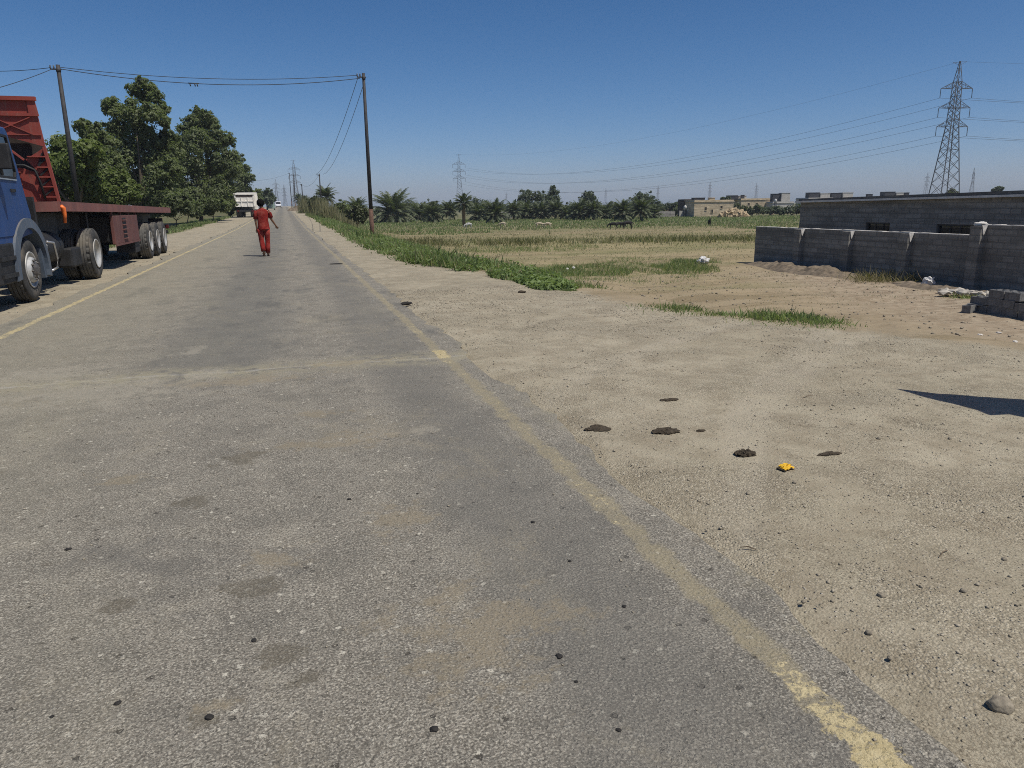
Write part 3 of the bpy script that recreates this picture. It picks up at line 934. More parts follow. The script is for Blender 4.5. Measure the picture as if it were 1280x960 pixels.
part(m, 'cab_back_frame', 'chassis')
# --- headboard
def hb(x, z, off=0.0):
    return (x, 16.62 - .14 * (z - 1.67) / 1.8 + off, z)
def hplate(m, pts, t=.05, off=0.0, mi=0):
    n = len(pts)
    v = [hb(x, z, off) for x, z in pts] + [hb(x, z, off + t) for x, z in pts]
    return m.add(v, [tuple(range(n)), tuple(range(n, 2 * n))[::-1]] + [(i, n + i, n + (i + 1) % n, (i + 1) % n) for i in range(n)], mi)
CX0 = -5.35
def mir(p):
    return [(2 * CX0 - x, z) for x, z in p][::-1]
m = MB()
hplate(m, [(-4.235, 2.68), (-4.285, 3.40), (-6.415, 3.40), (-6.465, 2.68), (-5.72, 2.90), (-4.98, 2.90)], .05, 0)
HB = part(m, 'headboard', 'red')
def hpart(mb, name, mats):
    return mb.build(name, mats, HB)
m = MB()
hplate(m, [(-4.27, 3.40), (-4.30, 3.53), (-6.40, 3.53), (-6.43, 3.40)], .05, .0)
hplate(m, [(-4.25, 3.49), (-4.25, 3.56), (-6.45, 3.56), (-6.45, 3.49)], .09, -.06)
hplate(m, [(-4.24, 3.22), (-4.27, 3.49), (-4.40, 3.49), (-4.40, 3.22)], .03, -.034)
hplate(m, [(-4.40, 3.22), (-4.40, 3.27), (-6.3, 3.27), (-6.3, 3.22)], .03, -.034)
for xo in (0, 1):
    a = [(-4.42, 3.18), (-4.95, 2.98)]
    for (p, q) in (((-4.40, 3.20), (-5.02, 2.93)), ((-4.40, 2.90), (-5.02, 3.20))):
        if xo: p, q = (2 * CX0 - p[0], p[1]), (2 * CX0 - q[0], q[1])
        m.beam(hb(*p, -.006), hb(*q, -.006), .05, .016)
m.beam(hb(-4.26, 2.895, -.008), hb(-6.44, 2.895, -.008), .03, .02)
hpart(m, 'headboard_rib', 'red')
for mi_ in (0, 1):
    m = MB()
    mm = (lambda p: mir(p)) if mi_ else (lambda p: p)
    hplate(m, mm([(-4.15, 1.67), (-4.235, 2.68), (-4.60, 2.45), (-4.42, 2.22), (-4.36, 1.67)]), .04, 0.01)
    hpart(m, 'corner_plate', 'red')
for s in (0, 1):
    m = MB()
    fx = (lambda x: 2 * CX0 - x) if s else (lambda x: x)
    zs = [1.76, 1.95, 2.13, 2.31, 2.50]
    for k, z in enumerate(zs):
        xo = -4.155 - .085 * (z - 1.67)
        xi = -4.385 - .06 * (z - 1.67) - (.12 if k == 4 else 0)
        m.beam(hb(fx(xo), z, -.02), hb(fx(xi), z, -.02), .06, .022)
        if k < 5 and z < 2.5:
            m.beam(hb(fx(xi + .02), z + .03, -.012), hb(fx(xo - .05), z + .155, -.012), .02, .03, 1)
    m.beam(hb(fx(-4.15), 1.67, -.02), hb(fx(-4.245), 2.68, -.02), .06, .05)
    m.beam(hb(fx(-4.40), 2.30, -.014), hb(fx(-4.30), 2.56, -.014), .02, .03, 1)
    hpart(m, 'corner_truss', ['red', 'chassis'])
m = MB()
hplate(m, [(-4.36, 1.67), (-4.42, 2.20), (-4.70, 2.30), (-6.0, 2.30), (-6.28, 2.20), (-6.34, 1.67)], .03, .05)
hpart(m, 'lower_plate', 'red')
for k in range(5):
    for x in (-4.78, -5.9):
        hpart(MB().beam(hb(x - .10, 1.78 + k * .11, .035), hb(x + .05, 1.78 + k * .11, .035), .035, .022), 'rack_rung', 'red')
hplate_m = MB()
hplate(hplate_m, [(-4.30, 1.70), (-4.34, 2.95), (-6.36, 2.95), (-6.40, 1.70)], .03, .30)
hpart(hplate_m, 'shaded_back_plate', 'brown_sheet')  # dark colour stands in for the shade inside the headboard opening
m = MB().beam(hb(-4.62, 2.44, -.01), hb(-5.1, 2.88, -.01), .035)
hpart(m, 'diagonal_brace', 'red')
m = MB().tube([hb(-4.96, 2.34, -.05), hb(-4.62, 2.34, -.06), hb(-4.46, 2.26, -.06), hb(-4.41, 2.05, -.05), hb(-4.37, 1.72, -.05)], .022)
hpart(m, 'air_hose', 'chassis')
# --- deck
def dz(y):
    return -.115 * (y - 16.6) / 14.8
m = MB()
y0, y1 = 16.55, 31.35
for (xa, xb, za, zb) in ((XL, XR, 1.60, 1.672),):
    v = [(x, y, z + dz(y)) for z in (za, zb) for y in (y0, y1) for x in (xa, xb)]
    m.add(v, [(0, 2, 3, 1), (4, 5, 7, 6), (0, 1, 5, 4), (2, 6, 7, 3), (0, 4, 6, 2), (1, 3, 7, 5)])
DECK = part(m, 'deck', 'red_deck')
m = MB()
for xs, sg in ((XR, 1), (XL, -1)):
    xa, xb = sorted((xs + .012 * sg, xs - .09 * sg))
    v = [(x, y, z + dz(y)) for z in (1.49, 1.678) for y in (y0 - .01, y1 + .02) for x in (xa, xb)]
    m.add(v, [(0, 2, 3, 1), (4, 5, 7, 6), (0, 1, 5, 4), (2, 6, 7, 3), (0, 4, 6, 2), (1, 3, 7, 5)])
v = [(x, y, z + dz(y)) for z in (1.485, 1.674) for y in (y1, y1 + .06) for x in (XL + .05, XR - .05)]
m.add(v, [(0, 2, 3, 1), (4, 5, 7, 6), (0, 1, 5, 4), (2, 6, 7, 3), (0, 4, 6, 2), (1, 3, 7, 5)])
v = [(x, y, z) for z in (1.485, 1.674) for y in (y0 - .07, y0 - .012) for x in (XL + .05, XR - .02)]
m.add(v, [(0, 2, 3, 1), (4, 5, 7, 6), (0, 1, 5, 4), (2, 6, 7, 3), (0, 4, 6, 2), (1, 3, 7, 5)])
part(m, 'side_rail', 'red_deck')
m = MB()
for x in (-4.9, -5.8):
    v = [(xx, y, z + dz(y)) for z in (1.08, 1.595) for y in (17.6, 31.2) for xx in (x - .06, x + .06)]
    m.add(v, [(0, 2, 3, 1), (4, 5, 7, 6), (0, 1, 5, 4), (2, 6, 7, 3), (0, 4, 6, 2), (1, 3, 7, 5)])
for y in np.arange(17.2, 31, .75):
    m.box(XL + .1, XR - .1, y - .04, y + .04, 1.46 + dz(y), 1.597 + dz(y))
for y in (26.0, 27.4, 28.8):
    m.tube([(XL + .3, y, .53), (XR - .3, y, .53)], .08)
    for x in (-4.95, -5.75):
        m.box(x - .05, x + .05, y - .5, y + .5, .72, .80)
        m.box(x - .05, x + .05, y + .55, y + .68, .72, 1.2)
part(m, 'trailer_frame', 'chassis')
for x in (-4.62, -6.08):
    m = MB().box(x - .07, x + .07, 20.25, 20.39, .55, 1.5)
    m.box(x - .05, x + .05, 20.27, 20.37, .12, .56)
    m.box(x - .15, x + .15, 20.17, 20.47, .06, .12)
    part(m, 'landing_leg', 'chassis')
# --- toolbox with a column of step slots
m = MB().bevbox(-4.24, XR - .01, 21.2, 24.5, .64, 1.36, 0, .012)
m.box(XR - .009, XR + .006, 21.15, 24.55, .60, .645)
for k in range(4):
    m.box(-4.22, XR - .03, 21.25 + k * 1.05, 21.31 + k * 1.05, 1.362, 1.485)
TB = part(m, 'side_guard', 'red_box')
part(MB().bevbox(-4.95, -4.26, 21.3, 24.3, .70, 1.34, 0, .03), 'shade_filler', 'chassis')  # black box added as the dark shade behind the side guard
m = MB()
for k in range(5):
    m.box(XR - .009, XR - .003, 22.3, 22.75, .77 + k * .12, .815 + k * .12)
m.build('step_slot', 'chassis', TB)
m = MB()
for k in range(5):
    m.box(XR - .009, XR + .03, 22.28, 22.77, .748 + k * .12, .766 + k * .12)
m.build('step_lip', 'red_deck', TB)
part(MB().box(-4.7, -4.2, 23.9, 24.6, .30, .62), 'hanging_flap', 'chassis')
part(MB().tube([(XR + .02, 16.58, 1.60), (XR + .05, 16.60, 1.55), (XR + .05, 16.63, 1.40), (XR + .03, 16.66, 1.27)], [.03, .045, .035, .028], 10), 'marker_lamp', 'orange')
for xs in (XR - .06, XL + .52):
    part(MB().box(xs - .48, xs, 29.62, 29.65, .36, 1.2), 'rear_mudflap', 'chassis')
m = MB().box(XL + .1, XR - .1, 30.9, 31.0, .62, .74)
for x in (-4.9, -5.8):
    m.box(x - .04, x + .04, 30.92, 30.98, .74, 1.4)
part(m, 'underrun_bar', 'chassis')
for x in (XR - .22, XL + .22):
    part(MB().bevbox(x - .16, x + .16, 31.0, 31.06, .80, .94, 0, .015), 'tail_lamp', 'lamp_red')
# --- wheels
wheel(TK, (XR - .02, WY, WZ), .53, False)
wheel(TK, (XL + .02, WY, WZ), .53, False, True)
wheel(TK, (XR + .05, 18.85, .555), .555, True)
wheel(TK, (XL - .05, 18.85, .555), .555, True, True)
for y in (25.95, 27.4, 28.85):
    wheel(TK, (XR + .07, y, .545), .545, True)
    wheel(TK, (XL - .07, y, .545), .545, True, True)

# ================================================================== tipper truck, minibus, van further up the road
y = 108.0
gx_ = gp(310, 272)
D = thing('tipper_truck', 'dusty cream tipper truck seen from behind, parked on the left verge beside the trees', 'truck', (-4.75, y, gz(-4.75, y) + .02), R(-2))
m = MB()
rings = []
for (yy, w0, w1, z0, z1) in ((-2.5, 1.08, 1.28, 1.38, 3.05), (2.6, 1.08, 1.28, 1.38, 3.25)):
    rings.append([(-w0, yy, z0), (w0, yy, z0), (w1, yy, z1), (-w1, yy, z1)])
m.loft(rings, 0, False)
bodyo = m.build('tipper_body', 'cream', D)
m = MB()
m.prism([(-1.12, 1.34), (1.12, 1.34), (1.30, 3.08), (-1.30, 3.08)], 'y', -2.58, -2.505)
tg = m.build('tailgate', 'cream', D)
m = MB()
m.box(-1.05, 1.05, -2.60, -2.582, 2.58, 2.84)
m.build('tailgate_slot', 'brown_sheet', tg)
m = MB()
for x in (-1.15, -.4, .4, 1.15):
    m.box(x - .05, x + .05, -2.66, -2.584, 1.40, 2.55)
m.box(-1.24, 1.24, -2.66, -2.584, 2.88, 3.06)
m.box(-1.16, 1.16, -2.66, -2.584, 2.0, 2.10)
m.build('tailgate_rib', 'cream', tg)
for k in range(5):
    yy = -2.3 + k * 1.15
    for s in (1, -1):
        MB().beam((s * 1.09, yy, 1.4), (s * 1.31, yy, 3.1), .1, .08).build('side_rib', 'cream', D)
m = MB().box(-.5, .5, -2.4, 4.6, .8, 1.3)
m.box(-1.15, 1.15, -2.5, -2.42, .7, .95)
m.build('chassis', 'chassis', D)
m = MB().bevbox(-1.2, 1.2, 3.0, 5.0, .9, 2.9, 0, .12)
m.build('cab', 'cream', D)
MB().box(-1.0, 1.0, 2.985, 2.998, 2.1, 2.7).build('rear_window', 'glass', D)
for s in (1, -1):
    for yy in (-1.5, -.15, 4.0):
        w = wheel(D, (s * 1.22, yy, .52), .52, True, s < 0)
    MB().box(s * .9 - .12, s * .9 + .12, -2.60, -2.52, .72, .9).build('tail_lamp', 'lamp_red', D)

def car_like(name, label, cat, x, y, L, Wd, Hh, hood, mat, face, rz=0):
    z = gz(x, y) + .02
    c = thing(name, label, cat, (x, y, z), rz + (math.pi if face < 0 else 0))
    hw = Wd / 2
    # side profile (y, z): nose at +y
    p = [(-L / 2, .35), (-L / 2, Hh * .55), (-L / 2 + .12, Hh * .95), (-L / 2 + .4, Hh), (L / 2 - hood - .55, Hh), (L / 2 - hood, Hh * .58), (L / 2 - .1, Hh * .50), (L / 2, .72), (L / 2, .35)]
    bm = bmesh.new()
    a = [bm.verts.new((-hw * (.88 if q[1] > Hh * .7 else 1), q[0], q[1])) for q in p]
    b = [bm.verts.new((hw * (.88 if q[1] > Hh * .7 else 1), q[0], q[1])) for q in p]
    bm.faces.new(a); bm.faces.new(b[::-1])
    for i in range(len(p)):
        j = (i + 1) % len(p)
        bm.faces.new((a[j], a[i], b[i], b[j]))
    bmesh.ops.bevel(bm, geom=[e for e in bm.edges], offset=.05, segments=2, profile=.6, affect='EDGES')
    MB().frombm(bm).build('body', mat, c)
    y0_, y1_ = L / 2 - hood - .55, L / 2 - hood
    m = MB().add([(-hw * .80, y0_ + .06, Hh * .95), (hw * .80, y0_ + .06, Hh * .95), (hw * .90, y1_ + .03, Hh * .61), (-hw * .90, y1_ + .03, Hh * .61),
                  (-hw * .80, y0_ + .02, Hh * .95), (hw * .80, y0_ + .02, Hh * .95), (hw * .90, y1_ - .01, Hh * .61), (-hw * .90, y1_ - .01, Hh * .61)],
                 [(0, 1, 2, 3), (4, 7, 6, 5), (0, 4, 5, 1), (1, 5, 6, 2), (2, 6, 7, 3), (3, 7, 4, 0)])
    m.build('windscreen', 'glass', c)
    for s in (-1, 1):
        m = MB()
        xa, xb = sorted((s * hw * .985, s * hw * .90))
        m.prism([(-L / 2 + .35, Hh * .62), (y1_ - .15, Hh * .62), (y0_ + .1, Hh * .93), (-L / 2 + .45, Hh * .93)], 'x', xa, xb)
        m.build('side_window', 'glass', c)
        MB().bevbox(s * hw * .72 - .14, s * hw * .72 + .14, L / 2 - .05, L / 2 + .015, .62, .80, 0, .02).build('headlight', 'lamp', c)
        for yy in (-L * .31, L * .31):
            w = MB()
            w.lathe([(-.2, .2), (-.2, .32), (-.17, .34), (-.03, .34), (0, .32), (0, .2)], 'x', 24)
            o = w.build('wheel', 'rubber', c)
            o.location = (s * (hw + .01), yy, .34)
            o.rotation_euler = (0, 0, 0 if s > 0 else math.pi)
            MB().lathe([(-.02, .2), (.004, .19), (-.02, .1), (.0, .05), (.0, 0)], 'x', 20).build('rim', 'rim', o)
    MB().box(-hw * .75, hw * .75, -L / 2 - .016, -L / 2 + .03, Hh * .62, Hh * .9).build('rear_window', 'glass', c)
    m = MB().bevbox(-hw * .96, hw * .96, L / 2 - .06, L / 2 + .05, .34, .56, 0, .03)
    m.build('bumper', 'chassis', c)
    return c
p = dp(348.3, 260, 252)
car_like('white_van', 'small white van driving towards the viewer far up the road', 'van', p[0], p[1], 4.4, 1.8, 2.1, .8, 'van_white', -1)
p = dp(338.5, 260, 185)
car_like('minibus', 'pale green minibus parked beyond the tipper truck, half hidden by the walker', 'minibus', p[0], p[1], 5.2, 2.0, 2.3, .3, 'bus_green', 1)

# ================================================================== the walker
PX, PY = -.66, 24.95
P = thing('person', 'person in a red short-sleeved shirt and red trousers walking away along the road', 'person', (PX, PY, .018))
# joints in local space: +y is the walking direction, +x the person's right
J = {}
V, E, RD = [], [], []
def jt(name, p, r, parent=None):
    J[name] = len(V)
    V.append(p); RD.append(r)
    if parent: E.append((J[parent], J[name]))
jt('pelvis', (0, 0, .93), (.15, .11))
jt('waist', (0, .01, 1.08), (.13, .09), 'pelvis')
jt('chest', (0, .02, 1.30), (.155, .105), 'waist')
jt('neckb', (0, .015, 1.43), (.075, .07), 'chest')
jt('neck', (-.005, .03, 1.50), .052, 'neckb')
jt('jaw', (-.012, .055, 1.565), (.062, .075), 'neck')
jt('head', (-.02, .045, 1.64), (.078, .095), 'jaw')
jt('crown', (-.025, .03, 1.705), (.055, .07), 'head')
jt('nose', (-.018, .155, 1.605), .012, 'jaw')
for s, nm in ((1, 'r'), (-1, 'l')):
    jt('hip' + nm, (s * .09, 0, .86), .095, 'pelvis')
    if s > 0:   # front-lit standing leg
        jt('knee' + nm, (.085, .06, .48), .058, 'hip' + nm)
        jt('ankle' + nm, (.07, -.02, .085), .036, 'knee' + nm)
        jt('ball' + nm, (.08, .12, .03), .032, 'ankle' + nm)
    else:
        jt('knee' + nm, (-.085, .03, .48), .058, 'hip' + nm)
        jt('ankle' + nm, (-.045, -.13, .13), .036, 'knee' + nm)
        jt('ball' + nm, (-.05, .01, .035), .032, 'ankle' + nm)
    jt('toe' + nm, tuple(np.array(V[J['ball' + nm]]) + np.array((.005 * s, .075, -.008))), .022, 'ball' + nm)
    jt('sh' + nm, (s * .185, .015, 1.395), .058, 'chest')
    if s > 0:
        el, wr = (.262, .02, 1.14), (.365, .13, .965)
    else:
        el, wr = (-.215, -.03, 1.12), (-.20, .02, .88)
    jt('el' + nm, el, .04, 'sh' + nm)
    jt('wr' + nm, wr, .026, 'el' + nm)
    d = unit(np.array(wr) - np.array(el))
    palm = np.array(wr) + d * .065
    jt('palm' + nm, tuple(palm), (.034, .018), 'wr' + nm)
    sd_ = unit(np.cross(d, np.array((0, 1, .2))))
    for k in range(4):
        o = sd_ * (k - 1.5) * .019
        L = (.062, .078, .072, .055)[k]
        a = palm + d * .035 + o
        jt(f'f{nm}{k}a', tuple(a + d * L * .5 + np.array((0, .012, 0))), .0085, 'palm' + nm)
        jt(f'f{nm}{k}b', tuple(a + d * L * .9 + np.array((0, .035, 0))), .007, f'f{nm}{k}a')
    jt(f't{nm}a', tuple(palm + sd_ * -.035 + d * .01 + np.array((0, .02, 0))), .010, 'palm' + nm)
    jt(f't{nm}b', tuple(palm + sd_ * -.045 + d * .045 + np.array((0, .03, 0))), .008, f't{nm}a')
link('body', skin_mesh(V, E, RD, 2), 'skin', P)
def ell(c, rx, ry, n=18, wob=0.0, ph=0.0):
    return [(c[0] + rx * math.cos(2 * math.pi * k / n) * (1 + wob * math.sin(5 * 2 * math.pi * k / n + ph)), c[1] + ry * math.sin(2 * math.pi * k / n) * (1 + wob * math.cos(4 * 2 * math.pi * k / n + ph)), c[2]) for k in range(n)]
m = MB()
m.loft([ell((0.01, -.005, .84), .178, .135, wob=.05), ell((0.01, -.005, .87), .176, .132, wob=.04), ell((0.005, 0, 1.0), .166, .122, wob=.03, ph=1), ell((0, .005, 1.14), .165, .118, wob=.02, ph=2), ell((0, .015, 1.28), .188, .128, wob=.015), ell((0, .015, 1.38), .205, .120), ell((-.003, .015, 1.435), .155, .098), ell((-.005, .02, 1.47), .085, .075), ell((-.005, .022, 1.482), .070, .066)], 0, True, False)
for s in (1, -1):
    sh = np.array((s * .165, .015, 1.395))
    el = np.array((.252, .02, 1.18) if s > 0 else (-.215, -.025, 1.15))
    m.tube([sh, sh * .65 + el * .35 + np.array((s * .012, 0, .01)), el], [.072, .068, .068], 14)
m.v = [tuple(Vector(p) + Vector((1, .7, 0)) * (.014 * mnoise.noise(Vector((p[0] * 9, p[1] * 9, p[2] * 5))) + .008 * mnoise.noise(Vector((p[0] * 22, p[1] * 22, p[2] * 16))))) for p in m.v]
SH = m.build('shirt', 'cloth_red', P, fix=True)
m = MB()
m.loft([ell((.01, -.005, .838), .180, .137, wob=.05), ell((.01, -.005, .853), .1795, .1365, wob=.05)], 0, True, False)
m.build('shirt_hem', 'cloth_trim', SH)
m = MB()
m.loft([ell((0, 0, .97), .150, .112), ell((0, 0, .88), .160, .122), ell((0, 0, .80), .155, .12)], 0, True, False)
for s, kn, an in ((1, (.09, .055, .48), (.075, -.01, .11)), (-1, (-.085, .025, .48), (-.05, -.115, .17))):
    hp = np.array((s * .09, 0, .86)); kn = np.array(kn); an = np.array(an)
    m.tube([hp, hp * .5 + kn * .5, kn, kn * .5 + an * .5, an], [.098, .090, .076, .072, .078], 16)
m.v = [tuple(Vector(p) + Vector((1, .7, 0)) * (.012 * mnoise.noise(Vector((p[0] * 8, p[1] * 8, p[2] * 6)))) ) for p in m.v]
m.build('trousers', 'cloth_red', P)
m = MB()
bm = bmesh.new()
bmesh.ops.create_icosphere(bm, subdivisions=3, radius=1.0)
for q in bm.verts:
    c = q.co
    k = 1 + .10 * (mnoise.noise(c * 2.3) + .5 * mnoise.noise(c * 5))
    q.co = Vector((-.022 + c.x * .118 * k, .020 + c.y * .128 * k, 1.650 + c.z * (.122 if c.z > 0 else .125) * k))
    if q.co.y > .09 and q.co.z < 1.69:
        q.co.y = .085
m.frombm(bm, 0, True)
m.build('hair', 'hair', P)
for s in (1, -1):
    MB().lathe([(-.012, .012), (.0, .024), (.012, .014), (.014, 0)], 'x', 10, c=(-.02 + s * .105, .06, 1.61)).build('ear', 'skin', P)
for s in (1, -1):
    bm = bmesh.new()
    bmesh.ops.create_icosphere(bm, subdivisions=2, radius=.012, matrix=Matrix.Translation((-.018 + s * .03, .128, 1.63)))
    MB().frombm(bm, 0, True).build('eye', 'hair', P)
MB().bevbox(-.042, .006, .125, .137, 1.558, 1.566, 0, .003).build('mouth', 'cloth_trim', P)
for nm, s in (('r', 1), ('l', -1)):
    a, b = np.array(V[J['ankle' + nm]]), np.array(V[J['toe' + nm]])
    mid = a * .45 + b * .55
    d = b - a
    m = MB()
    sole = [(-.042, -.5), (-.048, .1), (-.04, .62), (0, .78), (.04, .62), (.048, .1), (.042, -.5)]
    u = unit(d * np.array((1, 1, .5)))
    sx = np.array((u[1], -u[0], 0)); sx = unit(sx)
    lo, hi = [], []
    for (w, t) in sole:
        q = mid + sx * w + u * t * .17
        zz = max(.0, (a[2] - .085) * (.5 - t) * .7)
        lo.append((q[0], q[1], zz)); hi.append((q[0], q[1], zz + .018))
    n = len(sole)
    m.add(lo + hi, [tuple(range(n)), tuple(range(n, 2 * n))[::-1]] + [(i, (i + 1) % n, n + (i + 1) % n, n + i) for i in range(n)])
    q = mid + u * .06
    m.tube([q - sx * .045 + np.array((0, 0, .015)), q + np.array((0, 0, .055)), q + sx * .045 + np.array((0, 0, .015))], .012, 6)
    m.build('sandal', 'sandal', P)

# ================================================================== foliage builders
def sub_blobs(blobs, k, r, frac=.5):
    out = []
    for (c, rad) in blobs:
        for i in range(k):
            d = unit(r.normal(size=3))
            edge = i % 2
            q = np.array(c) + d * rad * (r.uniform(.8, 1.32) if edge else r.uniform(.2, .9))
            out.append((q, rad * (r.uniform(.14, .30) if edge else frac * r.uniform(.55, 1.15))))
    return out
def crown_mesh(name, blobs, n, size, mat, parent, r, k=7, frac=.5, lo=.22):
    sb = sub_blobs(blobs, k, r, frac) + [(np.array(c), q * .92) for c, q in blobs]
    rad = np.array([b[1] for b in sb])
    w = rad ** 1.6
    ch = r.choice(len(sb), n, p=w / w.sum())
    d = unit(r.normal(size=(n, 3)))
    c = np.array([b[0] for b in sb])[ch] + d * (rad[ch] * (r.uniform(lo, 1.08, n) + np.abs(r.normal(size=n)) * .16))[:, None] * np.array((1, 1, .85))
    nr = unit(d * .8 + r.normal(size=(n, 3)) * .55 + np.array((0, 0, .45)))
    return poly_mesh(name, leaves(c, nr, size, .55, r), mat, parent)
def limb_mesh(name, base, tops, r0, mat, parent, rr):
    m = MB()
    base = np.array(base, float)
    cen = np.mean([t for t in tops], 0)
    fork = base * .62 + cen * .38
    fork[:2] += rr.normal(size=2) * .15
    m.tube([base - np.array((0, 0, .3)), base + np.array((0, 0, .15)), base * .7 + fork * .3 + np.append(rr.normal(size=2) * .06, 0), fork], [r0 * 1.35, r0 * 1.05, r0 * .9, r0 * .75], 10)
    for t in tops:
        t = np.array(t)
        mid = fork * .5 + t * .5 + np.append(rr.normal(size=2) * .2, -.1)
        m.tube([fork, mid, t], [r0 * .5, r0 * .32, r0 * .10], 7)
    return m.build(name, mat, parent, fix=False)
def pix_tree(name, label, cat, depth, bx, blobs, mat, n, size, group=None, seed=0, r0=.2, spread=.8, k=18, frac=.42, base_z=None, parts=True):
    """a real crown at its own distance; blobs give its bulk as (px, py, r px) read at that distance"""
    r = np.random.default_rng(seed)
    b = dp(bx, 262, depth)
    gzv = gz(b[0], b[1]) if base_z is None else base_z
    T = thing(name, label, cat, (b[0], b[1], gzv), 0, group)
    bl = []
    org = np.array((b[0], b[1], gzv))
    for (px, py, rp) in blobs:
        rad = rp * depth / FPX
        c = dp(px, py, depth + r.uniform(-1, 1) * spread * rad * 2)
        bl.append((c - org, rad))
    crown_mesh('crown', bl, n, size, mat, T, r, k, frac)
    if parts:
        order = sorted(bl, key=lambda q: -q[1])[:7]
        limb_mesh('trunk', (0, 0, 0), [q[0] for q in order], r0, 'bark', T, r)
    return T

LEFT_TREES = [
    ('leafy_tree', 'light green leafy tree directly behind the red headboard, leftmost of the roadside trees', 46, 92, [(76, 183, 16), (68, 208, 18), (95, 205, 20), (110, 188, 16), (82, 232, 20), (106, 226, 18), (58, 240, 16), (120, 240, 14)], 'leaf_light', 7000, .26),
    ('leafy_tree', 'rounded mid-green tree between the leaning dark pole and the tallest tree', 54, 122, [(103, 160, 10), (116, 164, 12), (128, 180, 16), (112, 180, 14), (120, 203, 20), (138, 208, 20), (108, 226, 18), (132, 240, 18)], 'leaf_mid', 8000, .24),
    ('leafy_tree', 'tallest roadside tree, with a ragged narrow top rising near the overhead wires', 64, 176, [(177, 104, 8), (168, 112, 9), (188, 110, 8), (196, 122, 9), (180, 122, 10), (204, 136, 8), (140, 130, 10), (150, 142, 13), (131, 136, 5), (168, 142, 16), (192, 144, 14), (206, 152, 7), (150, 164, 16), (178, 168, 18), (200, 178, 13), (213, 172, 12), (214, 192, 15), (212, 214, 16), (160, 190, 20), (188, 198, 20), (172, 222, 22), (200, 226, 18), (180, 246, 20), (204, 248, 15), (160, 246, 14)], 'leaf_mid', 17000, .24),
    ('leafy_tree', 'dark tall tree with a pointed crown left of the tipper truck', 80, 250, [(248, 140, 7), (256, 146, 8), (241, 152, 9), (264, 154, 10), (250, 158, 12), (230, 160, 9), (278, 172, 10), (288, 176, 6), (236, 172, 13), (270, 166, 10), (240, 252, 14), (262, 256, 12), (284, 252, 10), (226, 192, 14), (288, 194, 10), (294, 212, 10), (280, 230, 11), (245, 178, 18), (268, 184, 16), (222, 180, 13), (214, 196, 14), (234, 204, 20), (260, 210, 22), (280, 204, 14), (228, 232, 20), (252, 238, 20), (274, 238, 16)], 'leaf_deep', 16000, .26),
    ('leafy_tree', 'dark bushy tree right behind the tipper truck, lowest of the tall roadside trees', 122, 288, [(294, 200, 10), (304, 212, 9), (284, 214, 14), (311, 222, 7), (300, 232, 14), (288, 246, 14), (312, 240, 6), (304, 254, 9)], 'leaf_deep', 8000, .30),
    ('leafy_shrub', 'yellow-green shrub glowing in sun just above the red flatbed', 50, 146, [(140, 222, 12), (152, 230, 14), (132, 238, 12), (162, 240, 11), (146, 248, 14), (170, 246, 6)], 'leaf_light', 5000, .2),
    ('leafy_shrub', 'dark green undergrowth shrub behind the rear wheels of the flatbed', 62, 218, [(206, 252, 10), (220, 252, 12), (234, 258, 11), (212, 264, 8), (244, 262, 9)], 'leaf_deep', 4000, .22),
    ('leafy_shrub', 'low green shrub at the foot of the pointed dark tree', 74, 268, [(256, 258, 8), (268, 256, 9), (280, 258, 8), (262, 264, 6)], 'leaf_mid', 3500, .22),
    ('leafy_shrub', 'dense dark undergrowth below the tallest tree, just over the end of the flatbed', 68, 190, [(172, 248, 12), (186, 250, 13), (200, 250, 13), (214, 248, 12), (180, 258, 10), (196, 260, 10)], 'leaf_deep', 6000, .24),
    ('leafy_shrub', 'dark undergrowth filling the gap between the pointed tree and the tallest tree', 76, 232, [(222, 246, 12), (236, 246, 12), (248, 252, 12), (232, 258, 10), (218, 258, 9)], 'leaf_deep', 6000, .24),
    ('leafy_shrub', 'rounded green shrub at the roadside end of the tree row by the tipper truck', 100, 290, [(280, 256, 8), (291, 254, 8), (299, 256, 7), (286, 262, 6)], 'leaf_mid', 3500, .26),
    ('leafy_shrub', 'dark leafy shrub showing between the headboard and the leaning dark pole, low down', 56, 100, [(80, 240, 14), (100, 244, 14), (118, 244, 14), (92, 230, 12), (134, 248, 10)], 'leaf_deep', 5000, .22),
    ('leafy_tree', 'small distant round tree beyond the tipper truck and left of the white van', 180, 334, [(334, 241, 5), (330, 246, 5), (338, 245, 5), (341, 249, 4), (334, 250, 6)], 'leaf_far', 2500, .4),
    ('leafy_tree', 'small green tree showing between the tipper truck and the road', 150, 322, [(318, 244, 5), (323, 240, 4), (322, 249, 6), (315, 250, 5)], 'leaf_mid', 2500, .36),
]
for i, (nm, lb, dpth, bx, bl, mt, n, sz) in enumerate(LEFT_TREES):
    pix_tree(nm, lb, 'shrub' if 'shrub' in nm else 'tree', dpth, bx, bl, mt, int(n * 3.4), sz * .92, 'trees and shrubs along the left verge', 100 + i, .22 if 'tree' in nm else .05)

